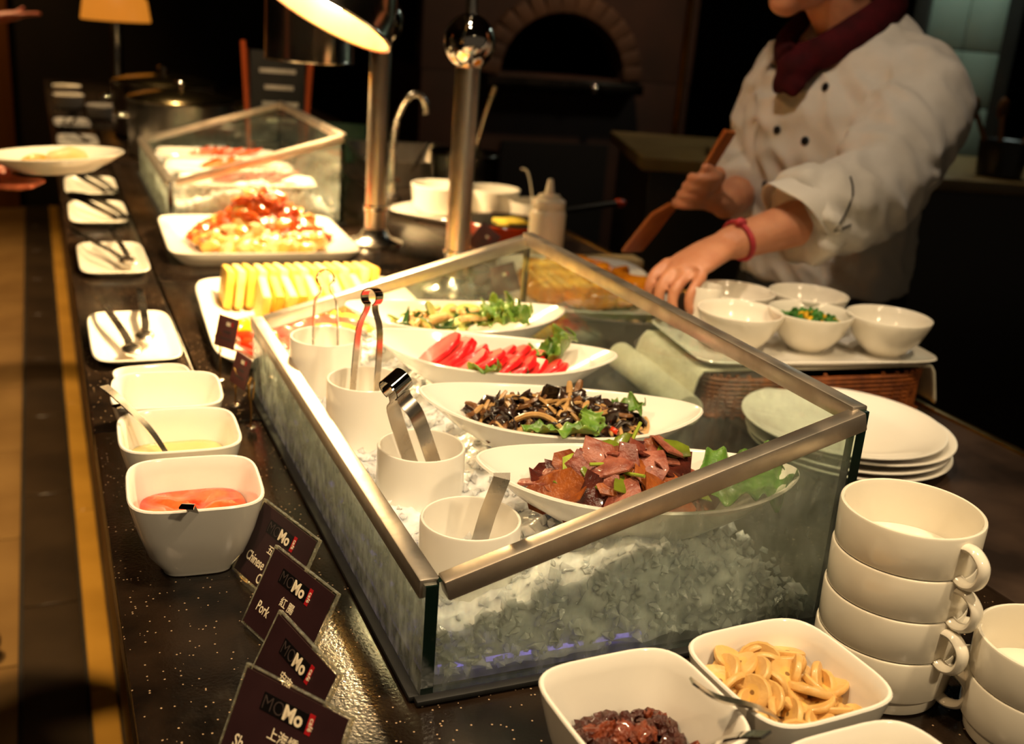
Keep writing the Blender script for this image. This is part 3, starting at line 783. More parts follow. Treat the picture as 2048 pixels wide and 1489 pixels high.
leaf('lettuce_leaf', dw('pink', .030, -.048, .040), euler_in('pink', (-.2, .1, R(70))), .034, .026, .004, 2.2, 'small dark lettuce piece at the front rim by the red slices', 'lettuce', 'lettuce_dark', 24, .3)

# ---- cucumber, tofu strips, frilly lettuce
def cuc_mesh(seed):
    rn = random.Random(seed); n = 18; rx, ry, th = .024, .013, .004
    rings = []
    for s, z in ((.9, 0), (1, .001), (1, th-.001), (.9, th)):
        rings.append([(rx*s*math.cos(2*math.pi*i/n), ry*s*math.sin(2*math.pi*i/n), z) for i in range(n)])
    v, f = loft(rings); mb = MB().add(v, f)
    mb.mi = [1 if n <= q < 2*n else 0 for q in range(len(f))]
    return mb.mesh('cucumber_slice', ['cuc_flesh', 'cuc_skin'])
cv = [cuc_mesh(1)]
tv = [MB().add(*rbox(.034, .0075, .0055, .0012), M=RZ(.1*i)).mesh('tofu_strip', 'tofu') for i in range(2)]
sk2 = [MB().add(*slab(6, .016, .008, .0035, .2, .7, .85, 80+i)).mesh('cucumber_rind', 'cuc_skin') for i in range(3)]
for (x, y, z, e, m) in ((-.030, .012, .046, (.9, .9, .6), 0), (-.012, .005, .045, (.8, -.5, 1.0), 0), (.012, -.004, .044, (.7, .5, 2.3), 0), (.020, .016, .048, (.9, .2, .3), 0), (-.060, -.004, .036, (.3, .2, .5), 0),
                        (-.045, -.012, .038, (.9, .4, 1.8), 0), (-.006, -.020, .038, (.6, -.4, .2), 0), (.008, .022, .046, (.9, .1, 2.6), 0), (-.075, .004, .038, (.2, .5, 1), 0), (-.05, .018, .042, (.5, .3, 2.5), 0)):
    tag(place('cucumber_slice', cv[0], None, dw('cucumber', x, y, z), euler_in('cucumber', e)), 'pale cucumber slice with dark green rim among the tofu strips', 'cucumber', 'cucumber slices in the boat dish')
rnd = random.Random(4)
for q in range(16):
    x = rnd.uniform(-.075, .025); y = rnd.uniform(-.024, .020)
    tag(place('tofu_strip', tv[q % 2], None, dw('cucumber', x, y, .040+.010*math.exp(-(x/.05)**2)+rnd.uniform(-.004, .004)), euler_in('cucumber', (rnd.uniform(-.6, .6), rnd.uniform(-.6, .6), rnd.uniform(.3, 1.5)))), 'golden tofu strip among the cucumber slices', 'tofu', 'tofu strips in the boat dish')
for q in range(8):
    x = rnd.uniform(-.075, .015); y = rnd.uniform(-.026, .005)
    tag(place('cucumber_rind', sk2[q % 3], None, dw('cucumber', x, y, .038+rnd.uniform(0, .006)), euler_in('cucumber', toss(rnd, .9))), 'dark green cucumber rind piece among the tofu strips', 'cucumber', 'cucumber rind pieces in the boat dish')
pool('cucumber', -.02, 0, .075, .036, .012, .020, 'tofu', 'tofu_crumble', 'crumbled tofu under the cucumber slices', 'tofu', seed=6)
for q, (x, y, z, rz, tl) in enumerate(((.052, .006, .048, -80, .2), (.066, .014, .050, -100, .35), (.044, -.012, .045, -60, .1), (.070, -.008, .046, -120, .2), (.058, .020, .053, -40, .4), (.080, .006, .048, -150, .3))):
    leaf('frilly_lettuce', dw('cucumber', x, y, z), euler_in('cucumber', (tl, -.1, R(rz))), .046, .042, .0065, 2.6, 'frilly green lettuce sprig beside the cucumber slices', 'lettuce', 'lettuce', 30+q, .35, 'frilly lettuce sprigs in the cucumber dish')

# ================================================================== SQUARE SAUCE BOWLS AT THE CUSTOMER SIDE
bw = sqbowl_mesh(.0585, .078, 'square_bowl', .52)
pmat('sauce_red', '#cf3008', '#e27a40', 38, rough=.16, coat=.5, bump=.25, bscale=50)
pmat('sauce_yellow', '#e8d48a', '#e0c878', 18, rough=.14, coat=.5, sss=.2)
def in_bowl(name, mat, x, y, z0, z1, label, a0=.042, a1=.046, wob=.0015, e=4.0, seed=0):
    rings = [sring(.016, .016, e, .0085), sring(.030, .030, e, .0145), sring(.0355, .0355, e, .0225), sring(a1, a1, e, z1-.001), sring(a1*.97, a1*.97, e, z1)]
    for s in (.8, .6, .4, .2, .05): rings.append([(p[0], p[1], p[2]+wob*noise.noise(Vector((p[0]*60, p[1]*60, seed)))) for p in sring(a1*s, a1*s, 3, z1)])
    return tag(MB().add(*loft(rings)).build(name, mat, None, (x, y, CT), (0, 0, 0), True, 0), label, 'sauce', kind='stuff')
SB = [('red', .1100, .918), ('yellow', .1115, 1.048), ('plain', .1125, 1.168), ('back', .1080, 1.268)]
lab = {'red': 'white square bowl of red chili sauce beside the menu cards', 'yellow': 'white square bowl of pale yellow sauce with a spoon resting on its rim', 'plain': 'white square bowl with a clear film of dressing, behind the yellow sauce',
       'back': 'white square bowl last in the row, against the oblong tong plate'}
for n, x, y in SB: tag(place('sauce_bowl', bw, None, (x, y, CT), (0, 0, R({'red': -3, 'yellow': -2, 'plain': -4, 'back': 5}[n])), .75 if n == 'back' else 1), lab[n], 'bowl', 'square sauce bowls in a row')
in_bowl('chili_sauce', 'sauce_red', .1100, .918, .012, .049, 'red chili sauce filling the square bowl', .038, .0475, .006, seed=2)
in_bowl('yellow_sauce', 'sauce_yellow', .1115, 1.048, .012, .046, 'pale yellow sauce filling the square bowl', .038, .0465, .0006, seed=3)
in_bowl('salad_dressing', 'porcelain_warm', .1125, 1.168, .012, .030, 'milky dressing at the bottom of the square bowl', .036, .0415, .0006, seed=5)
def spoon(name, label, pts, hw, bowl_at, bl, bwid, mat='chrome_worn', group=None, bowl_up=(0, 0, 1), base=None):
    """table spoon or ladle: handle swept along pts, oval bowl at the end bowl_at"""
    t = thing(name, label, 'spoon', base or pts[-1], 0, group); o = Vector(base or pts[-1])
    P = spline([Vector(p)-o for p in pts], 6); n = len(P)
    wd = [hw*(1.0-.45*i/(n-1)) for i in range(n)]
    d = (P[-1]-P[0]); side = d.cross(Vector((0, 0, 1))).normalized()
    MB().add(*ribbon(P, wd, .0017, tuple(side))).build('handle', mat, t)
    dd = Vector(bowl_at[1]).normalized(); c = Vector(bowl_at[0])-o; up = Vector(bowl_up); up = (up-dd*up.dot(dd)).normalized(); sd = dd.cross(up)
    G = []
    for j in range(11):
        v = -1+2*j/10; row = []
        for i in range(9):
            u = -1+2*i/8; wv = math.sqrt(max(0, 1-v*v))*(1-.12*v)
            row.append(tuple(c + dd*(v*bl/2) + sd*(u*wv*bwid/2) + up*(-.006*(1-v*v)*(1-u*u*.9))))
        G.append(row)
    MB().add(*solid_grid(G, .0008)).build('bowl', mat, t, smooth=True, angle=0)
    return t
spoon('sauce_spoon', 'steel spoon with a decorated handle leaning in the yellow sauce', [(.046, 1.118, CT+.103), (.060, 1.096, CT+.095), (.085, 1.066, CT+.072), (.102, 1.047, CT+.045)], .0105, ((.110, 1.038, CT+.032), (.5, -.6, -.5)), .036, .022)
spoon('sauce_spoon', 'steel spoon in the red chili sauce with its dark tip over the rim', [(.0935, .840, CT+.0905), (.0975, .851, CT+.088), (.104, .868, CT+.068), (.109, .885, CT+.048)], .012, ((.112, .898, CT+.040), (.1, .9, -.4)), .030, .020, 'chrome')
spoon('sauce_spoon', 'small steel spoon on the rim of the dressing bowl', [(.054, 1.094, CT+.0885), (.066, 1.102, CT+.085), (.085, 1.125, CT+.055), (.095, 1.135, CT+.034)], .009, ((.103, 1.143, CT+.025), (.6, .6, -.4)), .030, .019, 'chrome')

# ================================================================== NEAR CORNER BOWLS AND MUGS
bw2 = sqbowl_mesh(.0580, .080, 'square_bowl', .60, 4.4)
NB = {'raisin': (.3385, .5065, 2), 'banana': (.4585, .5125, 3), 'third': (.447, .388, 2)}
labn = {'raisin': 'white square bowl of dark raisins at the corner of the ice box', 'banana': 'white square bowl of dried banana chips beside the mug stack', 'third': 'white square bowl only showing its rim in front of the banana chips'}
for k, (x, y, a) in NB.items(): tag(place('topping_bowl', bw2, None, (x, y, CT), (0, 0, R(a))), labn[k], 'bowl', 'square topping bowls')
pmat('banana', '#dcb470', '#c49350', 50, rough=.38, coat=.15, bump=.3, bscale=110, lo=.3, hi=.7)
pmat('banana_core', '#dcb466', '#c99a4c', 70, rough=.4)
pmat('banana_seed', '#8a6430', '#6c4a20', 70, rough=.5)
pmat('raisin', '#4a1d10', '#2c100a', 60, rough=.28, coat=.35, bump=.9, bscale=230)
pmat('raisin_amber', '#7c3414', '#4a1a0c', 60, rough=.25, coat=.4, bump=.9, bscale=230)
def chip_mesh(seed):
    n = 16; r = .0125; th = .0042; rn = random.Random(seed)
    def rg(s, z): return [(r*s*(1+.06*math.sin(3*a+seed))*math.cos(a), r*.92*s*math.sin(a), z+.03*(r*s*math.cos(a))**2/r*3*(-1)**seed) for a in (2*math.pi*i/n for i in range(n))]
    rings = [rg(.04, .0003), rg(.13, .0003), rg(.45, .0001), rg(.93, 0), rg(1, .001), rg(1, th-.001), rg(.93, th), rg(.45, th-.0001), rg(.13, th-.0003), rg(.04, th-.0003)]
    v, f = loft(rings); mb = MB().add(v, f)
    mi = []
    for j in range(9): mi += [2 if j in (0, 8) else (1 if j in (1, 7) else 0)]*n
    mb.mi = mi+[2, 2]; return mb.mesh('banana_chip', ['banana', 'banana_core', 'banana_seed'])
chv = [chip_mesh(i) for i in range(4)]
rnd = random.Random(31)
def fill(cx, cy, n, half, z0, zs, meshes, name, label, cat, group, tilt, scl, dome, stand=.35):
    for q in range(n):
        r = math.sqrt((q % (n//2)+.5)/(n//2)); a = q*2.39996+rnd.uniform(-.25, .25)
        x, y = half*r*math.cos(a), half*r*math.sin(a)
        x = max(-half*.92, min(half*.92, x*1.12)); y = max(-half*.92, min(half*.92, y*1.12))
        z = z0+(0 if q < n//2 else zs)+dome(x, y)+rnd.uniform(-.002, .003)
        if rnd.random() < stand: e = (rnd.uniform(.8, 1.45), rnd.uniform(-.3, .3), rnd.uniform(0, 6.28))
        else: e = (rnd.uniform(-tilt, tilt), rnd.uniform(-tilt, tilt), rnd.uniform(0, 6.28))
        tag(place(name, rnd.choice(meshes), None, (cx+x, cy+y, CT+z), e, rnd.uniform(*scl)), label, cat, group)
fill(.4585, .5125, 84, .044, .040, .014, chv, 'banana_chip', 'round golden dried banana chip in the square bowl', 'banana chip', 'banana chips in the square bowl', .5, (1.0, 1.28), lambda x, y: .008*(1-(x*x+y*y)/.0016)+.20*y, .5)
rv = [MB().add(*lump(.0075, .38, 12, 9, 1.25, .85, .75, 5+i, 2.6)).mesh('raisin', ['raisin', 'raisin_amber', 'raisin'][i % 3]) for i in range(6)]
fill(.3385, .505, 110, .041, .028, .010, rv, 'raisin', 'dark wrinkled raisin in the square bowl', 'raisin', 'raisins in the square bowl', 1.2, (.8, 1.25), lambda x, y: .012*math.exp(-((x-.004)/.02)**2-((y-.016)/.012)**2)+.007*math.exp(-((x+.02)/.012)**2-((y-.014)/.014)**2), .3)
spoon('raisin_spoon', 'steel spoon buried in the raisins', [(.372, .424, CT+.108), (.364, .446, CT+.092), (.352, .474, CT+.060), (.344, .490, CT+.040)], .010, ((.340, .500, CT+.036), (-.3, .9, -.3)), .034, .022, 'chrome')
pmat('clear_plastic', '#d8c9a4', '#cdbd96', 20, rough=.15, coat=.5)
spoon('chip_spoon', 'steel spoon resting across the rim onto the banana chips', [(.362, .490, CT+.1035), (.378, .483, CT+.0925), (.400, .478, CT+.0855), (.420, .478, CT+.075), (.433, .480, CT+.062)], .0085, ((.447, .482, CT+.055), (.95, .1, -.32)), .038, .027, 'chrome_worn')

# ---- stacked mugs
def mug(name, label, x, y, z, ang, group):
    t = thing(name, label, 'mug', (x, y, CT+z), R(ang), group)
    place('body', MUGM, t); place('handle', HANM, t)
    return t
r, h = .0550, .0500
MUGM = MB().add(*lathe([(r*.78, 0), (r*.82, .0008), (r*.885, .0015), (r*.905, .006), (r*.91, .0138), (r*.975, .0150), (r*.985, .0162), (r*.994, .030), (r*1.0, h-.002), (r-.0006, h-.0006), (r-.0018, h), (r-.003, h-.0006), (r-.0038, h-.003), (r-.0042, .020), (r*.90, .012), (r*.80, .0085), (r*.4, .007), (.002, .007)], 56)).mesh('mug_body', 'porcelain_warm')
hp = spline([(r-.004, 0, .0410), (r+.007, 0, .0425), (r+.0165, 0, .0360), (r+.0185, 0, .027), (r+.0145, 0, .0175), (r+.005, 0, .0135), (r-.005, 0, .0165)], 5)
HANM = MB().add(*tube(hp, .0034, 12, .0058, True, (0, 1, 0))).mesh('mug_handle', 'porcelain_warm')
MX, MY, STP = .606, .574, .0358
for k, (ang, lb) in enumerate(((-71, 'cream white mug at the bottom of the stack by the banana chips'), (-87, 'cream white mug second from the bottom of the stack by the banana chips'),
                               (-84, 'cream white mug third from the bottom of the stack by the banana chips'), (-87, 'cream white mug on top of the stack by the banana chips'))):
    mug('stacked_mug', lb, MX+.0006*k, MY, .0015*0+k*STP, ang, 'stacked mugs')
for k, lb in enumerate(('cream white mug at the bottom of the shorter stack on the brown worktop', 'cream white mug on top of the shorter stack on the brown worktop')):
    mug('stacked_mug', lb, .672, .476, k*STP, 100+25*k, 'stacked mugs')

# ---- round plates
pl = MB().add(*lathe([(.070, 0), (.074, .0006), (.078, .003), (.105, .009), (.124, .0150), (.1255, .0165), (.1250, .0178), (.1235, .0178), (.112, .0136), (.090, .0075), (.078, .0055), (.04, .005), (.002, .005)], 72)).mesh('plate', 'porcelain')
for k, lb in enumerate(('round white plate at the bottom of the stack behind the ice box', 'round white plate second from the bottom of the stack behind the ice box', 'round white plate third from the bottom of the stack behind the ice box', 'round white plate on top of the stack behind the ice box')):
    tag(place('dinner_plate', pl, None, (.915+.003*k*(-1)**k, .990+.002*k, CT+.0005+k*.0088)), lb, 'plate', 'stacked round plates')

# ================================================================== MENU CARDS
def menu_card(x, y, ang, label, cjk, latin, second=None):
    W, H, lean = .095, .070, R(-27)
    t = thing('menu_sign', label, 'sign', (x, y, CT), R(ang), 'menu cards beside the ice box')
    MB().add(*rbox(W, .0032, H, .0008)).build('acrylic_holder', 'acrylic', t, (0, 0, .004), (lean, 0, 0))
    MB().add(*rbox(W, .040, .0026, .0008)).build('acrylic_foot', 'acrylic', t, (0, .020, .0006))
    for nm, sx, sz, px, pz in (('rim', W, .0011, 0, H-.0011), ('rim', W, .0011, 0, 0), ('rim', .0011, H, -W/2+.0006, 0), ('rim', .0011, H, W/2-.0006, 0)):
        MB().add(*rbox(sx, .0036, sz, .0003)).build('bevelled_rim', 'acrylic_rim', t, tuple(Matrix.Rotation(lean, 3, 'X') @ Vector((px, 0, pz)) + Vector((0, 0, .004))), (lean, 0, 0))
    c = MB().add(*rbox(W-.005, .0007, H-.005, 0)).build('printed_card', 'card', t, tuple(Matrix.Rotation(lean, 3, 'X') @ Vector((0, -.0017, .0025)) + Vector((0, 0, .004))), (lean, 0, 0), smooth=False)
    H2 = H-.005
    def pr(me, mat, u, v, nm, dy=-.0006, rot=(0, 0, 0)):
        me.materials.append(MATS[mat]); place(nm, me, c, (-W/2+u*W, dy, H2-v*H2), rot)
    MB().add(*rbox(.0400, .0003, .0118, 0)).build('logo_plate', 'card_black', c, (-W/2+.455*W, -.0005, H2-.315*H2), smooth=False)
    pr(text_mesh('MO', .0135, -.0002, sx=.92), 'ink_dim', .250, .295, 'logo_letters', -.0008)
    pr(text_mesh('Mo', .0135, .00042, sx=.96), 'ink_cream', .450, .295, 'logo_letters', -.0008)
    MB().add(*rbox(.0046, .0003, .0135, 0)).build('logo_tag', 'ink_red', c, (-W/2+.695*W, -.0005, H2-.325*H2), smooth=False)
    pr(text_mesh('café', .0054, 0.0), 'ink_cream', .688, .155, 'logo_letters', -.0009, (0, R(90), 0))
    pr(text_mesh(cjk, .0088, .00006), 'ink_cream', .38, .53, 'lettering', -.0006)
    if latin: pr(text_mesh(latin, .0125, .00010, shear=.12, sx=.74), 'ink_cream', .115, .775, 'lettering', -.0006)
    if second: pr(text_mesh(second, .0125, .0001, shear=.12, sx=.74), 'ink_cream', .40, .95, 'lettering', -.0006)
    return t
glass_mat('acrylic_rim', (.80, .74, .62, 1), frost=.35, frost_scale=200)
menu_card(.1527, .838, -72.2, 'maroon menu card reading Chinese, beside the red chili sauce', '五香', 'Chinese', 'C')
menu_card(.1460, .749, -71.5, 'maroon menu card reading Pork with two Chinese characters', '紅 腸', 'Pork')
menu_card(.1245, .650, -76.3, 'maroon menu card wedged between the Pork card and the Shanghai card', '安南', '')
menu_card(.1100, .586, -56.0, 'maroon menu card with Shanghai in Chinese characters, last of its row', '上海燻', 'Sh')
# pork slices are told apart by their look
for o in list(bpy.data.objects):
    if o.name.startswith('pork_slice'):
        mn = o.data.materials[0].name
        kind = {'pork': 'reddish brown', 'pork_pale': 'pale pink', 'pork_dark': 'dark glazed', 'pork_rind': 'orange brown rind'}[mn]
        tag(o, kind+' pork slice in the stir-fry dish', 'meat', kind+' pork slices in the stir-fry dish')
# ================================================================== SMALL WIRE SIGNS
pmat('card_brown_lit', '#5a322e', '#4c2826', 30, rough=.5)  # brown card made lighter: the lamp's brightness is put into its colour
def wire_sign(x, y, ang, hgt, tilt, label, card=True, cw=.030, ch=.042):
    t = thing('wire_sign', label, 'sign', (x, y, CT+.0015), R(ang), 'small wire sign holders')
    MB().add(*lathe([(.005, 0), (.006, .0006), (.006, .0016), (.005, .0024), (.001, .0024)], 16)).build('foot', 'chrome_worn', t)
    MB().add(*tube(spline([(0, 0, .002), (.001, 0, hgt*.4), (-.001, .001, hgt*.75), (0, 0, hgt)], 4), .0011, 7)).build('wire_stem', 'brass_edge', t)
    MB().add(*tube([(-.004, -.001, hgt-.022), (-.006, -.001, hgt-.004), (0, -.001, hgt+.003), (.006, -.001, hgt-.004), (.003, -.001, hgt-.026)], .0008, 6)).build('clip', 'brass_edge', t)
    if card:
        M = RY(tilt) @ RX(R(-8))
        c = MB().add(*rbox(cw, .0012, ch, .0003)).build('sign_card', 'card_brown_lit', t, (.008, -.003, hgt-.018))
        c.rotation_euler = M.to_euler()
        for dz, ww, hh, mt in ((.030, .006, .005, 'ink_cream'), (.030, .003, .006, 'ink_red'), (.020, .011, .0032, 'ink_dim'), (.011, .017, .0024, 'ink_dim')):
            MB().add(*rbox(ww, .0004, hh, 0)).build('print', mt, c, (.001 if mt != 'ink_red' else .0065, -.0007, dz), smooth=False)
    return t
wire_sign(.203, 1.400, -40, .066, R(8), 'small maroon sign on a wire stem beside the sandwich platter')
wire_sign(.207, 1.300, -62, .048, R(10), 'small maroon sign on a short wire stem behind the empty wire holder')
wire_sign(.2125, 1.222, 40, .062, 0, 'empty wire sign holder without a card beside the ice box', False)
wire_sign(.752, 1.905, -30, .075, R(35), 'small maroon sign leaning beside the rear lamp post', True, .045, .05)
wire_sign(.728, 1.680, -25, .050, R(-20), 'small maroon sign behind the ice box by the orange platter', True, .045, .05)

# ================================================================== OBLONG TONG PLATES ALONG THE CUSTOMER EDGE
opm = sqplate_mesh(.060, .122, .012, 6, 'oblong_plate')
tl = ['white oblong plate with two servers nearest the sauce bowls', 'white oblong plate with crossed servers, second along the counter edge from the sauce bowls', 'white oblong plate with dark tongs, third along the counter edge from the sauce bowls',
      'white oblong plate with dark tongs, fourth along the counter edge from the sauce bowls', 'white oblong plate with servers, fifth along the counter edge from the sauce bowls', 'white oblong plate with servers, sixth along the counter edge from the sauce bowls', 'white oblong plate with servers, last along the counter edge from the sauce bowls']
OP = [(.1085, 1.590), (.111, 2.085), (.1085, 2.525), (.1095, 2.865), (.108, 3.30), (.110, 3.70), (.108, 4.15)]
for (x, y), lb in zip(OP, tl): tag(place('tong_plate', opm, None, (x, y, CT), (0, 0, R(random.Random(y).uniform(-2, 2)))), lb, 'plate', 'oblong tong plates along the counter edge')
pmat('steel_dark', '#5a5248', '#3c352e', 20, rough=.25, metal=1)
def lying_tongs(x, y, ang, label, mat='chrome_worn', L=.24, ln='tongs'):
    t = thing('resting_'+ln, label, ln, (x, y, CT+.0165), R(ang), 'servers resting on oblong plates')
    for s in (-1, 1):
        MB().add(*ribbon(spline([(s*.006, L*.5, .012), (s*.014, L*.2, .016), (s*.016, -L*.2, .010), (s*.010, -L*.5, .001)], 5), .014, .0014, (0, 0, 1))).build('arm', mat, t)
        MB().add(*lump(.013, .08, 10, 7, .8, 1.5, .22, s+3)).build('scoop_end', mat, t, (s*.011, -L*.5, .002))
    c = [(.007*math.cos(R(a)), L*.5+.007*math.sin(R(a)), .012) for a in range(-10, 200, 20)]
    MB().add(*ribbon(c, .014, .0014, (0, 0, 1))).build('spring_loop', mat, t)
    return t
def lying_spoon(x, y, ang, label, mat='chrome_worn', L=.2):
    t = thing('resting_spoon', label, 'spoon', (x, y, CT+.0165), R(ang), 'servers resting on oblong plates')
    MB().add(*ribbon(spline([(0, L*.55, .020), (.002, L*.2, .012), (.003, -L*.15, .006), (0, -L*.30, .003)], 5), .011, .0016, (1, 0, 0))).build('handle', mat, t)
    MB().add(*lump(.018, .05, 12, 8, .75, 1.25, .28, 5)).build('bowl', mat, t, (0, -L*.36, .003))
    return t
lying_spoon(.088, 1.585, 8, 'serving spoon on the oblong plate nearest the sauce bowls', 'chrome_worn', .24)
lying_spoon(.126, 1.640, -3, 'pale serving spoon beside another on the nearest oblong plate', 'chrome_worn', .22)
lying_spoon(.098, 2.10, 22, 'serving spoon crossing another on the second oblong plate', 'chrome_worn', .26)
lying_spoon(.128, 2.11, 5, 'serving spoon lying straight on the second oblong plate', 'chrome_worn', .24)
lying_tongs(.105, 2.53, 24, 'dark steel tongs on the third oblong plate', 'steel_dark', .22)
lying_tongs(.108, 2.86, 20, 'dark steel tongs on the fourth oblong plate', 'steel_dark', .22)
lying_tongs(.106, 3.30, 30, 'steel tongs on the fifth oblong plate', 'steel_dark', .22)
lying_spoon(.112, 3.70, 15, 'serving spoon on the sixth oblong plate', 'steel_dark', .22)
lying_tongs(.108, 4.15, -10, 'steel tongs on the last oblong plate', 'steel_dark', .22)

# ================================================================== PLATTERS UNDER THE HEAT LAMPS
tag(place('platter', sqplate_mesh(.178, .232, .020, 8, 'platter', 'porcelain', .030), None, (.392, 1.635, CT+.0016), (0, 0, R(-3))), 'white platter of golden toast slices and fruit behind the ice box', 'platter')
tag(place('platter', sqplate_mesh(.182, .185, .028, 10, 'platter', 'porcelain', .034), None, (.394, 2.200, CT+.0016), (0, 0, R(-2))), 'white square platter of red stew under the hanging lamp', 'platter')
pmat('toast', '#e2b84e', '#c8922e', 22, rough=.55, bump=.3, bscale=70)
pmat('toast_light', '#f0d988', '#e2bd5c', 22, rough=.6, bump=.3, bscale=70)
tm = [MB().add(*rbox(.0135, .085, .062, .004, 2)).mesh('toast_slice', m) for m in ('toast', 'toast_light')]
for q in range(15):
    tag(place('toast_slice', tm[q % 2], None, (.262+q*.0170, 1.745+.002*(q % 3), CT+.008), (R(-6), R(7), R(-3+(q % 3)))), 'golden toast slice standing in the back row on the platter', 'toast', 'toast slices in the back row')
for q in range(9):
    tag(place('toast_slice', tm[(q+1) % 2], None, (.300+q*.0185, 1.640+.002*(q % 2), CT+.008), (R(8), R(6), R(-4+(q % 3)*2))), 'pale toast slice leaning in the front row on the platter', 'toast', 'toast slices in the front row')
pmat('fruit_orange', '#f09a1c', '#d9740e', 18, rough=.25, coat=.3, sss=.2)
pmat('fruit_red', '#cf3512', '#a82410', 18, rough=.25, coat=.3)
pmat('fruit_yellow', '#f2c52e', '#e0a81c', 18, rough=.3, coat=.3, sss=.2)
wedge = []
for i, m in enumerate(('fruit_orange', 'fruit_red', 'fruit_yellow')):
    wedge.append(MB().add(*lump(.024, .12, 12, 9, 1.25, .62, .55, i, 1.4)).mesh('fruit_wedge', m))
rnd = random.Random(77)
for q in range(44):
    i, j = q % 11, q//11
    x = .262+i*.0265+rnd.uniform(-.006, .006); y = 1.455+j*.034+rnd.uniform(-.008, .008)
    kcol = 1 if rnd.random() < .32 else (0 if rnd.random() < .6 else 2)
    nm = ('orange', 'red', 'yellow')[kcol]
    tag(place('fruit_wedge', wedge[kcol], None, (x, y, CT+.026+.012*math.sin(i*.5)*(j in (1, 2))), (rnd.uniform(-.4, .4), rnd.uniform(-.4, .4), rnd.uniform(0, 6))), nm+' fruit wedge on the toast platter', 'fruit', nm+' fruit wedges on the toast platter')
pmat('stew_red', '#d8641e', '#b03c10', 18, rough=.28, coat=.4, bump=.3, bscale=60)
pmat('stew_pale', '#e8b860', '#d08a34', 18, rough=.35, coat=.3, bump=.3, bscale=60)
pmat('stew_white', '#f0dca8', '#e2bf78', 18, rough=.4, coat=.2)
stm = [MB().add(*lump(.021, .3, 12, 9, 1.2, .9, .55, i, 1.6)).mesh('stew_piece', m) for i, m in enumerate(('stew_red', 'stew_red', 'stew_pale', 'stew_white'))]
for q in range(130):
    rr = math.sqrt((q+.5)/130); a = q*2.39996
    x, y = .128*rr*math.cos(a), .135*rr*math.sin(a)
    z = .020+.070*math.exp(-((x-.02)/.075)**2-((y-.045)/.07)**2)+rnd.uniform(-.003, .006)+.012*(1-rr)
    pal = y < -.035+rnd.uniform(-.03, .03)
    m = stm[2+(q % 2)] if pal else stm[q % 2 if rnd.random() < .8 else 2]
    lb = 'pale stewed piece at the front of the stew platter' if m in stm[2:] else 'red glazed stew piece heaped on the square platter'
    tag(place('stew_piece', m, None, (.398+x, 2.195+y, CT+z), toss(rnd, .7), rnd.uniform(.75, 1.15)), lb, 'stew', 'pale stew pieces' if m in stm[2:] else 'red stew pieces')

# ---- platter of orange food and tools on the chef side
tag(place('platter', sqplate_mesh(.150, .215, .020, 5, 'platter', 'porcelain', .030), None, (.925, 1.775, CT+.0018), (0, 0, R(-16))), 'white platter of orange curry behind the ice box', 'platter')
pmat('curry', '#d8861c', '#b8620e', 14, rough=.22, coat=.4, bump=.3, bscale=40)
cur = [MB().add(*lump(.030, .2, 12, 9, 1.2, 1, .5, 20+i, 1.3)).mesh('curry_piece', ['curry', 'fruit_orange'][i % 2]) for i in range(3)]
for q in range(40):
    rr = math.sqrt((q+.5)/40); a = q*2.39996
    x, y = .105*rr*math.cos(a), .165*rr*math.sin(a); c, s = math.cos(R(-16)), math.sin(R(-16))
    tag(place('curry_piece', cur[q % 3], None, (.925+c*x-s*y, 1.775+s*x+c*y, CT+.020+.016*(1-rr)), toss(rnd, .4), rnd.uniform(.8, 1.1)), 'orange curry piece on the platter behind the ice box', 'curry', 'curry pieces on the white platter')

pmat('plastic_cream', '#d9cbb0', '#cfc0a2', 8, rough=.35, sss=.2)
b = thing('squeeze_bottle', 'cream squeeze bottle with pointed nozzle behind the ice box', 'bottle', (.968, 2.035, CT))
MB().add(*lathe([(.030, 0), (.036, .001), (.038, .004), (.038, .100), (.036, .108), (.033, .112), (.033, .112), (.002, .112)], 32)).build('body', 'plastic_cream', b)
MB().add(*lathe([(.0345, .111), (.035, .112), (.035, .128), (.033, .131), (.024, .136), (.0225, .141), (.011, .143), (.0095, .147), (.0055, .172), (.0045, .173), (.001, .173)], 32)).build('cap', 'plastic_cream', b)

pmat('enamel_orange', '#d8490c', '#b8360a', 6, rough=.2, coat=.6)
pmat('pan_black', '#0c0b0a', '#141210', 20, rough=.35)
p = thing('frying_pan', 'orange enamel pan with black inside and long black handle', 'pan', (.955, 2.225, CT), R(10))
MB().add(*lathe([(.055, 0), (.062, .001), (.084, .020), (.092, .044), (.094, .047), (.093, .0485), (.0915, .047), (.089, .046)], 44)).build('outer_shell', 'enamel_orange', p)
MB().add(*lathe([(.0925, .0475), (.0915, .0486), (.089, .0475), (.080, .022), (.060, .005), (.002, .004)], 44)).build('cooking_surface', 'pan_black', p)
h_ = MB().add(*tube(spline([(.088, 0, .043), (.13, .0, .060), (.24, .0, .072), (.315, 0, .078)], 5), .010, 12, .0075, True, (0, 0, 1))).build('handle', 'pan_black', p)
MB().add(*lump(.014, .03, 12, 9, 1.35, .85, .75, 1)).build('handle_tip', 'enamel_orange', h_, (.322, 0, .078))
pmat('egg', '#e8cf58', '#d4b23c', 30, rough=.4, bump=.4, bscale=60, sss=.2)
tag(MB().add(*lump(.048, .25, 18, 12, 1.15, 1, .42, 9, 2.2)).build('scrambled_egg', 'egg', None, (.965, 2.215, CT+.036)), 'yellow scrambled egg heaped in the orange pan', 'egg')

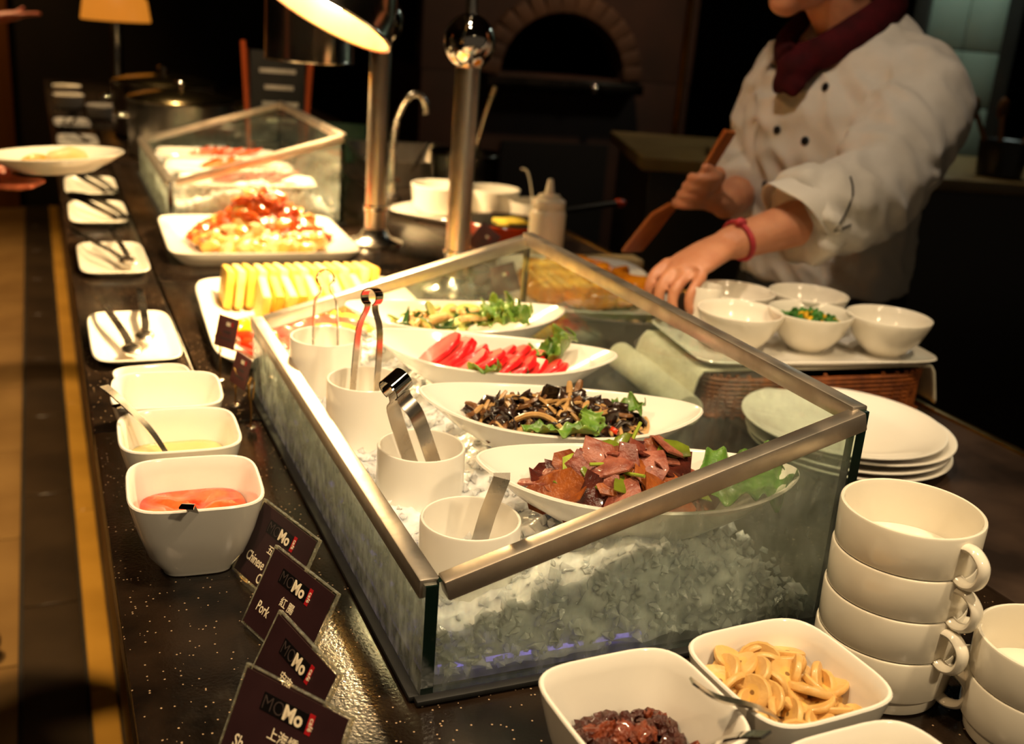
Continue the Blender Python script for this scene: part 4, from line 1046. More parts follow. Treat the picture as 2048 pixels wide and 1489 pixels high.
# white tureens on a tray, spoon
tag(place('tray', sqplate_mesh(.120, .190, .014, 5, 'tray', 'porcelain', .02), None, (.975, 2.565, CT+.0018), (0, 0, R(-52))), 'white tray under the tureens beyond the lamp posts', 'tray')
tu = MB().add(*lathe([(.045, 0), (.05, .001), (.066, .018), (.070, .060), (.0715, .064), (.070, .066), (.067, .064), (.064, .03), (.045, .008), (.002, .006)], 40)).mesh('tureen', 'porcelain')
for (x, y, s, lb) in ((.905, 2.520, 1.08, 'white tureen on the tray half behind the front lamp post'), (1.030, 2.500, 1.0, 'white tureen in the middle of the tray'), (1.105, 2.400, .9, 'white tureen with a spoon standing in it beside the pan')):
    tag(place('tureen', tu, None, (x, y, CT+(.0085 if s > .95 else 0)), (0, 0, 0), s), lb, 'tureen', 'white tureens beyond the lamp posts')
spoon('tureen_spoon', 'pale spoon standing in a white tureen', [(1.075, 2.43, CT+.135), (1.088, 2.42, CT+.128), (1.098, 2.41, CT+.08), (1.103, 2.404, CT+.03)], .012, ((1.104, 2.402, CT+.022), (.2, -.2, -1)), .03, .022, 'porcelain_warm')

# dark cooktop with a cutting board and pale paper
pmat('board', '#b9a072', '#a48a5c', 12, rough=.5, stretch=(6, 1, 1))
tag(MB().add(*rbox(.17, .055, .018, .004)).build('cutting_board', 'board', None, (1.080, 1.985, CT), (0, 0, R(-4))), 'narrow pale wooden board under the spatula tip', 'board')
pmat('paper', '#d8d2ca', '#cfc8bf', 10, rough=.7)
tag(MB().add(*rbox(.105, .10, .0012, 0)).build('paper_sheet', 'paper', None, (1.085, 1.88, CT), (0, 0, R(38))), 'pale paper sheet on the worktop by the chef', 'paper')

# ================================================================== TRAY OF BOWLS ON A TOWELLED BASKET
pmat('wicker', '#8a4a1c', '#5c2c0e', 60, rough=.5, bump=.3, bscale=140)
pmat('towel', '#d5cdb6', '#c8bfa6', 30, rough=.85, bump=.5, bscale=260, sheen=.3)
bk = thing('wicker_basket', 'brown wicker basket under the white towel and bowl tray', 'basket', (.975, 1.205, CT), R(-6))
HX, HY = .178, .098
for k in range(9):
    rings = sring(HX-.006+.0006*k, HY-.006+.0006*k, 6, .004+k*.0064, 60)
    pts = [(x, y, z+.0014*math.sin(i*3.14159/1.0+k*math.pi)) for i, (x, y, z) in enumerate(rings)]
    pts.append(pts[0]); MB().add(*tube(pts, .0034, 6, None, False)).build('woven_strand', 'wicker', bk)
for i, (x, y, z) in enumerate(sring(HX-.003, HY-.003, 6, 0, 44)):
    MB().add(*tube([(x, y, 0), (x*1.0, y*1.0, .03), (x*1.012, y*1.012, .062)], .0030, 6)).build('stake', 'wicker', bk)
MB().add(*rbox(2*HX-.02, 2*HY-.02, .004, .001)).build('basket_bottom', 'wicker', bk, (0, 0, .0005))
# towel laid over the basket, hanging down over its ends and rolled toward the ice box
tw = thing('towel', 'white towel draped over the wicker basket under the bowl tray', 'towel', (.975, 1.205, CT), R(-6))
G = []
for j in range(25):
    v = -1+2*j/24; row = []
    for i in range(49):
        u = -1+2*i/48
        x = u*(HX+.062); y = v*(HY+.020) if v > 0 else v*(HY-.012)
        ex = max(0, abs(x)-(HX-.004)); ey = max(0, abs(y)-(HY-.004))
        z = .0675+.0018*noise.noise(Vector((x*18, y*18, 2)))
        if ex > 0:
            xx = (HX-.004)+ (ex if ex < .012 else .012+ (ex-.012)*.25); x = math.copysign(xx, x); z -= max(0, ex-.006)*.95
        if ey > 0:
            yy = (HY-.004)+(ey if ey < .012 else .012+(ey-.012)*.2); y = math.copysign(yy, y); z -= max(0, ey-.006)*.7
        z = max(z, .0035) + .002*noise.noise(Vector((x*40, y*40, 5)))*(ex > 0 or ey > 0)
        row.append((x, y, z))
    G.append(row)
MB().add(*solid_grid(G, .0032)).build('cloth', 'towel', tw, smooth=True, angle=0)
MB().add(*tube([(-HX-.030, -HY-.015, .022), (-HX-.032, -.04, .024), (-HX-.030, .04, .023), (-HX-.032, HY+.02, .022)], .021, 16)).build('rolled_edge', 'towel', tw)
ty = place('serving_tray', MB().add(*loft([sring(.168, .096, 9, 0), sring(.180, .106, 9, .006), sring(.184, .110, 9, .009), sring(.183, .109, 9, .0105), sring(.172, .099, 9, .0072), sring(.05, .03, 9, .0068)])).mesh('serving_tray', 'porcelain'), None, (.980, 1.212, CT+.0705), (0, 0, R(-9)))
tag(ty, 'white rectangular tray carrying the round bowls by the chef', 'tray')
rb = MB().add(*lathe([(.022, 0), (.024, .0006), (.0255, .004), (.034, .010), (.048, .027), (.057, .048), (.0590, .0545), (.0588, .056), (.0575, .0565), (.0562, .0555), (.054, .047), (.045, .027), (.032, .0125), (.018, .008), (.001, .0075)], 48)).mesh('round_bowl', 'porcelain_warm')
RB = [(.870, 1.190, 'white round bowl with a few red chili bits on the tray'), (.975, 1.172, 'white round bowl of chopped green herbs on the tray'), (1.080, 1.133, 'white round bowl, empty, at the pointed corner of the tray'),
      (.930, 1.292, 'white round bowl behind the chili bowl, close to the chef\'s hand'), (1.040, 1.262, 'white round bowl with yellowish glaze behind the herb bowl')]
for x, y, lb in RB: tag(place('round_bowl', rb, None, (x, y, CT+.0770), (0, 0, 0), 1.0), lb, 'bowl', 'round bowls on the serving tray')
pmat('herb', '#3d7a24', '#24521a', 40, rough=.5, sss=.1)
pmat('herb_yellow', '#d8a81c', '#b8860e', 40, rough=.4)
hm = [MB().add(*lump(.0052, .4, 7, 5, 1.3, .8, .6, i)).mesh('herb_bit', m) for i, m in enumerate(('herb', 'herb', 'herb_yellow'))]
rnd = random.Random(3)
for q in range(90):
    rr = math.sqrt((q+.5)/90); a = q*2.39996; k = 2 if (q % 9 == 0 or (rr < .55 and q % 4 == 0)) else q % 2
    tag(place('herb_bit', hm[k], None, (.975+.042*rr*math.cos(a), 1.172+.042*rr*math.sin(a), CT+.0770+.041+.013*(1-rr)+rnd.uniform(-.002, .002)), toss(rnd, 2), rnd.uniform(.7, 1.3)),
        ('yellow' if k == 2 else 'green')+' chopped bit in the herb bowl', 'herb', ('yellow' if k == 2 else 'green')+' bits in the herb bowl')
tag(MB().add(*lathe([(.0, .0), (.036, .0005), (.044, .012), (.040, .020), (.001, .026)], 24)).build('herb_base', 'herb', None, (.975, 1.172, CT+.097)), 'chopped green herbs filling the round bowl', 'herb', kind='stuff')
for q in range(12):
    tag(place('chili_bit', MB().add(*lump(.0048, .3, 7, 5, 1.2, .8, .7, q)).mesh('chili_bit', 'chili') if q == 0 else bpy.data.objects['chili_bit'].data, None, (.888+rnd.uniform(-.012, .016), 1.178+rnd.uniform(-.012, .012), CT+.0770+.022+rnd.uniform(0, .010)), toss(rnd, 2)), 'red chili bit in the round bowl', 'chili', 'chili bits in the round bowl')
t = thing('small_shaker', 'small white cup lying under the chef\'s fingers', 'cup', (.868, 1.276, CT+.0785))
MB().add(*lathe([(.022, 0), (.0235, .001), (.0235, .064), (.022, .067), (.020, .064), (.019, .01), (.001, .008)], 28)).build('body', 'porcelain_warm', t)

# ================================================================== HEAT LAMPS
pmat('shade_steel', '#e6dccc', '#d2c4b0', 16, rough=.16, metal=1, r2=.24)
pmat('pole_steel', '#e6dccc', '#d2c4b0', 16, rough=.30, metal=1, r2=.38)
pmat('bulb_glow', '#ffe0a0', '#ffd890', 8, emit=(1, .74, .36, 1), estr=60)
pmat('shade_inner', '#e8d2a0', '#dcc28a', 10, rough=.35, metal=.6)
def heat_lamp(px, py, label, ball_z, open_c, axis, rim_r, depth, style, top_r=.036, power=30, angle=120, stem_top=.74):
    t = thing('heat_lamp', label, 'lamp', (px, py, CT+.0016), 0, 'heat lamps on the counter')
    o = Vector((px, py, CT+.0016))
    MB().add(*lathe([(.058, 0), (.060, .002), (.060, .006), (.040, .012), (.030, .022), (.0235, .034), (.001, .034)], 40)).build('base_flange', 'chrome_worn', t)
    MB().add(*lathe([(.0215, .03), (.0215, ball_z-.02), (.019, ball_z-.015), (.001, ball_z-.014)], 32)).build('pole', 'pole_steel', t)
    MB().add(*lathe([(.025, ball_z*.16), (.0255, ball_z*.165), (.0255, ball_z*.18), (.025, ball_z*.185), (.022, ball_z*.186)], 32)).build('collar', 'chrome', t)
    MB().add(*uvs(32, 18, .044, .044, .047)).build('ball_joint', 'chrome', t, (0, 0, ball_z))
    MB().add(*tube([(0, 0, ball_z+.03), (0, 0, stem_top)], .010, 16)).build('stem', 'chrome', t)
    ax = Vector(axis).normalized(); c = Vector(open_c)-o
    apex = c+ax*depth
    P = spline([Vector((0, 0, stem_top-.01)), Vector((0, 0, stem_top+.05)), apex*.5+Vector((0, 0, stem_top+.10))*.5, apex+ax*.10, apex+ax*.01], 8)
    MB().add(*tube(P, .009, 14)).build('arm', 'chrome', t)
    q = ax.to_track_quat('Z', 'Y')
    if style == 'bell':
        pr = [(rim_r-.003, .000), (rim_r+.002, -.001), (rim_r+.003, .002), (rim_r-.001, .006), (rim_r*.93, depth*.25), (rim_r*.80, depth*.5), (rim_r*.58, depth*.75), (top_r+.006, depth*.93), (top_r, depth), (top_r, depth+.05), (top_r-.004, depth+.055), (.001, depth+.056)]
        pin = [(rim_r-.003, .0005), (rim_r*.93-.003, depth*.25), (rim_r*.80-.003, depth*.5), (rim_r*.58-.003, depth*.73), (top_r, depth*.88), (.001, depth*.90)]
    else:
        pr = [(rim_r-.004, .000), (rim_r+.001, -.001), (rim_r+.002, .002), (rim_r, .005), (rim_r, depth*.8), (rim_r*.9, depth*.92), (top_r, depth), (.001, depth+.001)]
        pin = [(rim_r-.004, .0005), (rim_r-.006, depth*.75), (rim_r*.6, depth*.9), (.001, depth*.92)]
    v, f = lathe(pr, 56)
    f = [x for x in f if len(x) != 56 or 0 not in x]          # open mouth
    sh = MB().add(v, f).build('lamp_shade', 'shade_steel', t, tuple(c)); sh.rotation_mode = 'QUATERNION'; sh.rotation_quaternion = q
    v, f = lathe(pin, 56); f = [tuple(reversed(x)) for x in f if len(x) != 56 or 0 not in x]
    MB().add(v, f).build('reflector', 'shade_inner', sh)
    MB().add(*uvs(24, 14, .034, .034, .040)).build('bulb', 'bulb_glow', sh, (0, 0, depth*.42))
    l = bpy.data.lights.new('heat_lamp_light', 'SPOT'); l.energy = power; l.color = (1, .70, .34); l.shadow_soft_size = .035; l.spot_size = R(angle); l.spot_blend = .75
    lo = bpy.data.objects.new('heat_lamp_light', l); COL.objects.link(lo); lo.location = Vector(open_c)+ax*.004 - ax*.0
    lo.rotation_euler = (-ax).to_track_quat('-Z', 'Y').to_euler()
    return t
heat_lamp(.682, 1.800, 'chrome heat lamp with a tilted bell shade shining on the toast platter', .440, (.386, 1.590, CT+.470), (.448, .108, .888), .096, .135, 'bell', power=50, angle=150)
heat_lamp(.648, 2.215, 'chrome heat lamp with a drum shade hanging over the stew platter', .458, (.545, 2.405, CT+.362), (.0, .0, 1), .094, .20, 'drum', power=30, angle=165, stem_top=.62)

# ================================================================== RAW FISH AND MEAT IN THE FAR BOX
rp = sqplate_mesh(.150, .075, .014, 6, 'oblong_platter')
for (x, y, z, lb) in ((.430, 2.50, .074, 'white platter of dark raw meat in the far ice box'), (.420, 2.70, .076, 'white platter of salmon slices in the far ice box'), (.420, 2.90, .078, 'white platter of orange fillets at the end of the far ice box')):
    tag(place('fish_platter', rp, None, (x, y, CT+z), (0, 0, R(-6))), lb, 'platter', 'platters in the far ice box')
pmat('salmon', '#d8642c', '#b8441c', 26, rough=.3, coat=.3, sss=.2, stretch=(1, 3, 1))
pmat('raw_meat', '#7a2a20', '#5a1a16', 26, rough=.35, coat=.3)
fsm = [MB().add(*slab(8, .030, .017, .006, .12, .1, .9, 90+i)).mesh('fish_slice', m) for i, m in enumerate(('salmon', 'raw_meat'))]
for q in range(30):
    k = 1 if q < 12 else 0
    y = (2.50 if q < 12 else (2.70 if q < 21 else 2.90)); i = q % 12 if q < 12 else (q-12) % 9
    tag(place('fish_slice', fsm[k], None, (.380+i*(.013 if k else .0165), y+rnd.uniform(-.02, .02), CT+.090+.001*(i % 3)), (rnd.uniform(-.1, .1), -.35, rnd.uniform(-.4, .4))), ('dark raw meat slice on the platter in the far ice box' if k else 'orange salmon slice in the far ice box'), 'fish' if not k else 'meat', 'raw slices in the far ice box')

# ================================================================== DARK APPLIANCE, POTS AND THE FAR END OF THE BUFFET
pmat('pot_lid', '#8a7a52', '#6c5c38', 8, rough=.18, metal=1)
def stock_pot(x, y, r, h, label):
    t = thing('stock_pot', label, 'pot', (x, y, CT+.0016), 0, 'lidded stock pots')
    MB().add(*lathe([(r*.95, 0), (r*.98, .003), (r, .012), (r, h-.004), (r+.005, h), (r-.002, h+.001), (r-.004, h-.003), (r-.004, .01), (.001, .008)], 48)).build('body', 'steel', t)
    l = MB().add(*lathe([(r+.004, h+.001), (r+.006, h+.004), (r*.97, h+.010), (r*.7, h+.022), (r*.3, h+.030), (.001, h+.031)], 48)).build('lid', 'pot_lid', t)
    MB().add(*lathe([(.009, h+.030), (.009, h+.040), (.018, h+.044), (.019, h+.052), (.012, h+.057), (.001, h+.058)], 20)).build('knob', 'chrome', l)
    for s in (-1, 1): MB().add(*tube(spline([(s*r, -.035, h*.7), (s*(r+.03), -.03, h*.72), (s*(r+.03), .03, h*.72), (s*r, .035, h*.7)], 5), .0055, 10)).build('handle', 'chrome', t)
    return t
stock_pot(.400, 3.47, .155, .165, 'large lidded stainless pot just beyond the far ice box')
stock_pot(.395, 3.92, .165, .175, 'large lidded stainless pot farther down the buffet')
stock_pot(.700, 3.75, .120, .120, 'smaller lidded stainless pot on the chef side')
# A-frame chalkboard sign on the counter
pmat('frame_orange', '#a8481a', '#8a3410', 14, rough=.5, stretch=(1, 1, .2))
pmat('chalkboard', '#14120f', '#1d1a16', 14, rough=.8)
pmat('chalk', '#b9b2a6', '#a39c90', 60, rough=.9)
cb = thing('chalkboard_stand', 'small chalkboard with orange wooden legs behind the far ice box', 'sign', (.625, 3.150, CT+.0016), R(-12))
for s in (-1, 1):
    MB().add(*tube([(s*.072, -.025, 0), (s*.095, .028, .36)], .008, 8)).build('leg', 'frame_orange', cb)
    MB().add(*tube([(s*.060, .085, 0), (s*.09, .032, .34)], .008, 8)).build('rear_leg', 'frame_orange', cb)
bo = MB().add(*rbox(.150, .008, .25, .001)).build('board', 'chalkboard', cb, (0, -.014, .09), (R(-8), 0, 0))
for k in range(4): MB().add(*rbox(.10-.02*(k % 2), .001, .012, 0)).build('chalk_line', 'chalk', bo, (.004*k, -.0046, .19-.045*k), smooth=False)

# sink, tap and gastro pans beyond the lamp posts
s_ = thing('steel_pan', 'shallow stainless food pan beyond the front lamp post', 'food pan', (1.00, 3.125, CT+.0018), R(-8))
MB().add(*loft([sring(.135, .20, 9, 0), sring(.145, .21, 9, .07), sring(.160, .225, 9, .072), sring(.160, .225, 9, .0745), sring(.142, .206, 9, .0735), sring(.130, .195, 9, .008), sring(.05, .05, 9, .006)])).build('basin', 'steel', s_)
spoon('pan_ladle', 'pale ladle leaning in the shallow food pan', [(.98, 2.84, CT+.14), (.965, 2.87, CT+.10), (.955, 2.93, CT+.04)], .016, ((.952, 2.955, CT+.028), (-.1, .8, -.3)), .05, .04, 'chrome_worn')
tp = thing('gooseneck_tap', 'steel gooseneck tap beyond the lamp posts', 'tap', (.842, 2.735, CT+.0018))
MB().add(*lathe([(.024, 0), (.026, .002), (.026, .01), (.015, .018), (.013, .04), (.001, .04)], 24)).build('base', 'chrome_worn', tp)
MB().add(*tube(spline([(0, 0, .03), (0, 0, .12), (.008, .004, .20), (.035, .0, .262), (.060, -.006, .272), (.078, -.012, .250), (.082, -.014, .225)], 7), .009, 12)).build('spout', 'chrome_worn', tp)
MB().add(*tube([(0, 0, .045), (.0, -.05, .06)], .006, 10)).build('lever', 'chrome', tp)
pmat('board_green', '#3a5a40', '#2c4a34', 10, rough=.5)
tag(MB().add(*rbox(.16, .014, .12, .004)).build('green_board', 'board_green', None, (.875, 3.40, CT), (R(-6), 0, R(-14))), 'dark green board standing behind the tap', 'board')
dp = thing('deep_pot', 'deep dark pot with a ladle beside the wall of ovens', 'pot', (1.060, 2.780, CT))
MB().add(*lathe([(.085, 0), (.09, .002), (.094, .12), (.099, .123), (.097, .126), (.090, .122), (.086, .01), (.001, .008)], 40)).build('body', 'steel_dark', dp)
MB().add(*tube([(.01, .02, .02), (.05, .0, .22), (.07, -.01, .30)], .007, 10)).build('ladle_handle', 'chrome_worn', dp)

# far buffet lamp glowing amber
pmat('amber_shade', '#8a4410', '#6c3008', 8, rough=.4, emit=(1, .33, .03, 1), estr=.45)
al = thing('table_lamp', 'far amber shaded lamp on a chrome post at the end of the buffet', 'lamp', (.305, 4.75, CT+.0016))
MB().add(*lathe([(.07, 0), (.07, .006), (.02, .02), (.014, .03), (.001, .03)], 24)).build('base', 'chrome_worn', al)
MB().add(*lathe([(.022, .02), (.022, .33), (.001, .33)], 20)).build('post', 'chrome', al)
MB().add(*lathe([(.13, .34), (.132, .342), (.12, .42), (.06, .48), (.001, .485)], 32)).build('shade', 'amber_shade', al)
for q, (x, y, s, lb) in enumerate(((.115, 4.70, 1, 'small white dish at the far end of the counter edge'), (.12, 5.10, 1, 'small white dish beyond the far amber lamp'), (.22, 4.35, 1, 'small white dish in front of the far amber lamp'))):
    tag(place('small_dish', tu, None, (x, y, CT+.0016), (0, 0, 0), .8), lb, 'dish', 'small dishes at the far end')

# ================================================================== BACK KITCHEN
pmat('stone_arch', '#5a3a22', '#3a2414', 5, rough=.7, bump=.4, bscale=30)
pmat('oven_body', '#2a170c', '#3a2012', 4, rough=.75, bump=.3, bscale=18)
pmat('oven_black', '#050505', '#090807', 6, rough=.95)  # even near-black for the oven's inner walls and door
ov = thing('pizza_oven', 'dark stone oven with an arched mouth in the back kitchen', 'oven', (2.12, 4.45, 0), R(-8))
# front wall with an arched opening cut as a ring of polygons
def arch_wall(w, h, r, zc, d, mb, n=26):
    inner = [(-r, .0)] + [(r*math.cos(math.pi-math.pi*i/n), r*math.sin(math.pi*i/n)*.95) for i in range(n+1)] + [(r, .0)]
    outer = [(-w, .0)] + [(w*max(-1, min(1, 1.45*math.cos(math.pi-math.pi*i/n))), h*min(1, 1.45*math.sin(math.pi*i/n))) for i in range(n+1)] + [(w, .0)]
    k = len(inner); v = []
    for y in (0, d):
        v += [(x, y, zc+z) for x, z in inner]; v += [(x, y, zc+z) for x, z in outer]
    f = []
    for i in range(k-1):
        f.append((i, i+1, k+i+1, k+i)); f.append((2*k+i+1, 2*k+i, 3*k+i, 3*k+i+1)); f.append((i+1, i, 2*k+i, 2*k+i+1)); f.append((k+i, k+i+1, 3*k+i+1, 3*k+i))
    mb.add(v, f); return mb
OR, OZ = .275, CT+.235
arch_wall(.62, .75, OR, OZ, .12, MB()).build('front_wall', 'oven_body', ov, smooth=False)
MB().add(*rbox(1.24, .9, OZ, .01)).build('oven_base', 'oven_body', ov, (0, .45, 0))
MB().add(*rbox(1.24, .02, 1.2, 0)).build('oven_back', 'oven_black', ov, (0, .88, OZ), smooth=False)
for s in (-1, 1): MB().add(*rbox(.02, .8, 1.0, 0)).build('oven_side', 'oven_black', ov, (s*.45, .5, OZ), smooth=False)
MB().add(*rbox(1.24, .8, .03, 0)).build('oven_crown', 'oven_black', ov, (0, .5, OZ+.55), smooth=False)
for i in range(15):
    a = math.pi*(i+.5)/15
    M = T3(math.cos(a)*(OR+.05), -.012, OZ+math.sin(a)*(OR*.95+.05)) @ RY(math.pi/2-a)
    MB().add(*rbox(.062+.002*(i % 3), .05, .088, .006), M=M @ T3(0, 0, -.044)).build('arch_stone', 'stone_arch', ov)
lg = MB().add(*rbox(.70, .12, .045, .004)).build('oven_shelf', 'steel_dark', ov, (0, -.06, OZ-.055))
MB().add(*uvs(12, 8, .02, .02, .02)).build('shelf_knob', 'chrome', lg, (.12, -.065, .02))
MB().add(*rbox(.5, .03, .55, .004)).build('oven_door', 'oven_black', ov, (0, -.01, .30))

pmat('ivory_stone', '#8a744a', '#77623c', 6, rough=.35)
kc = thing('kitchen_bench', 'dark kitchen bench with an ivory stone edge behind the chef', 'bench', (2.30, 2.75, 0), R(-20))
MB().add(*rbox(1.30, .62, CT+.10, .004)).build('cabinet', 'cabinet_dark', kc)
MB().add(*rbox(1.36, .68, .035, .004)).build('worktop', 'ivory_stone', kc, (0, 0, CT+.10))
tag(MB().add(*rbox(.18, .10, .02, .004)).build('folded_cloth', 'ivory_stone', None, (1.90, 2.72, CT+.136), (0, 0, R(-20))), 'folded pale cloth on the kitchen bench behind the chef', 'cloth')
pmat('brass', '#8a5a18', '#6c420e', 8, rough=.3, metal=1)
tag(MB().add(*lathe([(.05, 0), (.05, .01), (.014, .02), (.012, .03), (.012, 2.88), (.001, 2.88)], 16)).build('brass_post', 'brass', None, (2.06, 3.35, 0)), 'slim brass post behind the chef\'s chin', 'post')
pmat('blue_box', '#1c3f8a', '#16326c', 8, rough=.4)
tag(MB().add(*rbox(.06, .04, .05, .004)).build('blue_box', 'blue_box', None, (2.06, 2.80, CT+.136)), 'small blue box on the kitchen bench by the chef\'s shoulder', 'box')
pmat('wood_tool', '#7a4e22', '#5c3816', 20, rough=.5, stretch=(1, 1, .2))
st = thing('utensil_crock', 'dark crock of wooden spoons on the bench behind the chef', 'crock', (2.62, 2.42, CT+.137))
MB().add(*lathe([(.06, 0), (.065, .003), (.072, .10), (.07, .104), (.062, .10), (.055, .01), (.001, .008)], 28)).build('crock', 'cabinet_dark', st)
for k, (a, b_) in enumerate(((-.10, .03), (.02, .05), (.10, -.02))):
    MB().add(*tube([(a*.2, b_*.2, .02), (a, b_, .17)], .008, 8)).build('wooden_spoon', 'wood_tool', st)
    MB().add(*lump(.026, .05, 12, 8, .8, .4, 1.3, k)).build('spoon_head', 'wood_tool', st, (a*1.12, b_*1.12, .19))

# lit doorway with pale tiles at the far right
pmat('door_frame', '#2a2a26', '#33332e', 8, rough=.5)
pmat('pale_tile', '#a9b8a6', '#9aac9a', 6, rough=.3)
dr = thing('lit_doorway', 'pale green tiled passage lit behind the chef\'s shoulder', 'doorway', (3.10, 3.15, 0), R(-48))
for s in (-1, 1): MB().add(*rbox(.05, .12, 2.2, .003)).build('door_jamb', 'door_frame', dr, (s*.155, 0, 0))
MB().add(*rbox(.36, .12, .06, .003)).build('door_head', 'door_frame', dr, (0, 0, 2.2))
for j in range(11):
    for i in range(2):
        MB().add(*rbox(.138, .012, .192, .002)).build('wall_tile', 'pale_tile', dr, (-.07+.14*i, .05, .002+.197*j))
MB().add(*rbox(.30, .01, 2.2, 0)).build('tile_backing', 'grout', dr, (0, .065, 0), smooth=False)
pl_ = bpy.data.lights.new('passage_light', 'AREA'); pl_.energy = 3.2; pl_.size = .25; pl_.color = (.86, 1, .90)
plo = bpy.data.objects.new('passage_light', pl_); COL.objects.link(plo); plo.location = (3.0, 2.95, 2.3)
plo.rotation_euler = (Vector((3.10, 3.17, 1.3))-Vector((3.0, 2.95, 2.3))).to_track_quat('-Z', 'Y').to_euler()
for k, (x, y, rz) in enumerate(((3.50, 2.80, -48), (3.85, 2.42, -48))):
    t = thing('tall_cabinet', ['tall dark steel cabinet right of the lit doorway', 'second tall dark steel cabinet farther from the lit doorway'][k], 'cabinet', (x, y, 0), R(rz))
    MB().add(*rbox(.42, .5, 2.2, .004)).build('body', 'door_frame', t)
    MB().add(*rbox(.40, .02, 2.1, .003)).build('door', 'cabinet_dark', t, (0, -.262, .05))
    MB().add(*rbox(.02, .03, .3, .003)).build('handle', 'steel', t, (-.15, -.28, 1.0))
# ================================================================== PEOPLE
from mathutils.bvhtree import BVHTree
pmat('skin', '#c78a66', '#b97a58', 30, rough=.45, sss=.25, bump=.12, bscale=180)
pmat('skin_ruddy', '#c06a4c', '#a8553c', 30, rough=.45, sss=.25)
pmat('nail', '#d8a68c', '#d09c82', 30, rough=.3)
pmat('jacket', '#d6cec2', '#cbc2b4', 14, rough=.8, bump=.25, bscale=500, sheen=.2)
pmat('scarf', '#45070e', '#300509', 30, rough=.85, bump=.2, bscale=200, spec=.2)
pmat('button_black', '#0c0a0a', '#141010', 20, rough=.3)
pmat('trouser_black', '#0e0d0d', '#161413', 20, rough=.8)
pmat('hair_black', '#0d0a08', '#181210', 60, rough=.45, stretch=(1, 1, .2))
pmat('bracelet', '#b8323a', '#962630', 80, rough=.6, bump=.5, bscale=300)
pmat('wood_spatula', '#a8622c', '#8a4a1e', 22, rough=.45, stretch=(1, 1, .15))
pmat('eye_white', '#d8d0c6', '#d0c8be', 20, rough=.2)

def C(x, y, z): return Vector((x, y, CT+z))
def limb(mb, pts, rads, n=14, rads2=None, k=4, flat=False):
    """tapered limb along a smooth path, closed with rounded ends"""
    P = spline(pts, k); m = len(pts)-1
    def at(seq, i):
        t = i/k; a = min(int(t), m-1); f = t-a; return seq[a]*(1-f)+seq[a+1]*f
    ra = [at(rads, i) for i in range(len(P))]; rb = [at(rads2 or rads, i) for i in range(len(P))]
    mb.add(*tube(P, ra, n, rb))
    for e_, p_ in ((0, P[0]), (-1, P[-1])):
        if e_ == -1 and flat: continue
        s_ = min(ra[e_], rb[e_])*.98; mb.add(*uvs(n, 8, s_, s_, s_), M=Matrix.Translation(p_))
def ell(mb, c, rx, ry, rz, M=None): mb.add(*uvs(24, 14, rx, ry, rz), M=Matrix.Translation(c) @ (M or Matrix()))
def rel(mb, o): mb.v = [(x-o[0], y-o[1], z-o[2]) for x, y, z in mb.v]; return mb

# ---------------------------------------------------------------- chef
CH = Vector((1.36, 1.63, 0))
chef = thing('person', 'chef in white jacket and maroon neckerchief bending over the counter', 'person', tuple(CH))
B = MB()
for s in (-1, 1):   # legs and feet
    limb(B, [C(1.37, 1.63+s*.085, -.02), C(1.36, 1.63+s*.09, -.42), C(1.385, 1.63+s*.095, -.80)], [.085, .058, .042])
    limb(B, [Vector((1.40, 1.63+s*.095, .045)), Vector((1.30, 1.63+s*.10, .035)), Vector((1.20, 1.63+s*.105, .028))], [.042, .042, .030])
    limb(B, [C(1.385, 1.63+s*.095, -.80), Vector((1.39, 1.63+s*.095, .05))], [.042, .044])
limb(B, [C(1.365, 1.63, -.04), C(1.36, 1.63, .12), C(1.355, 1.63, .30), C(1.355, 1.63, .42), C(1.352, 1.63, .48)], [.105, .10, .125, .125, .055], 20, [.085, .08, .085, .07, .05])
limb(B, [C(1.355, 1.63, .46), C(1.318, 1.63, .53), C(1.275, 1.632, .585)], [.060, .054, .054], 16)
HC = C(1.248, 1.635, .652)
ell(B, HC, .098, .076, .105)
ell(B, C(1.222, 1.635, .592), .062, .060, .058)                 # jaw
ell(B, C(1.196, 1.635, .548), .030, .030, .026)                 # chin
ell(B, C(1.180, 1.635, .578), .020, .026, .010)                 # lips
limb(B, [C(1.160, 1.635, .650), C(1.150, 1.635, .628), C(1.146, 1.635, .610)], [.009, .013, .016], 10)   # nose
for s in (-1, 1):
    ell(B, C(1.258, 1.635+s*.078, .638), .018, .010, .032)      # ears
    ell(B, C(1.176, 1.635+s*.034, .668), .018, .020, .010)      # brow
# near arm reaching to the bowls
limb(B, [C(1.372, 1.500, .440), C(1.300, 1.440, .350), C(1.215, 1.378, .268)], [.052, .048, .042])
limb(B, [C(1.215, 1.378, .268), C(1.12, 1.352, .236), C(1.03, 1.345, .212), C(.937, 1.339, .191)], [.043, .043, .036, .027], 16, [.043, .042, .033, .024])
# palm and fingers
limb(B, [C(.937, 1.339, .190), C(.905, 1.333, .180), C(.872, 1.326, .166), C(.852, 1.318, .158)], [.026, .036, .041, .036], 16, [.021, .018, .015, .012])
FING = [[(.846, 1.352, .160), (.822, 1.345, .146), (.813, 1.340, .128), (.815, 1.338, .110)], [(.850, 1.330, .158), (.824, 1.320, .142), (.815, 1.316, .121), (.820, 1.314, .102)],
        [(.857, 1.308, .156), (.832, 1.297, .139), (.824, 1.293, .119), (.830, 1.291, .102)], [(.866, 1.288, .155), (.846, 1.276, .141), (.838, 1.272, .124), (.842, 1.270, .109)],
        [(.902, 1.358, .172), (.885, 1.376, .155), (.868, 1.378, .136), (.855, 1.368, .120)]]
for i, f in enumerate(FING): limb(B, [C(*p) for p in f], [[.0098, .0092, .0086, .0072], [.0100, .0094, .0088, .0074], [.0096, .0090, .0084, .0070], [.0086, .0080, .0075, .0064], [.0125, .0115, .0105, .0085]][i], 10, None, 3)
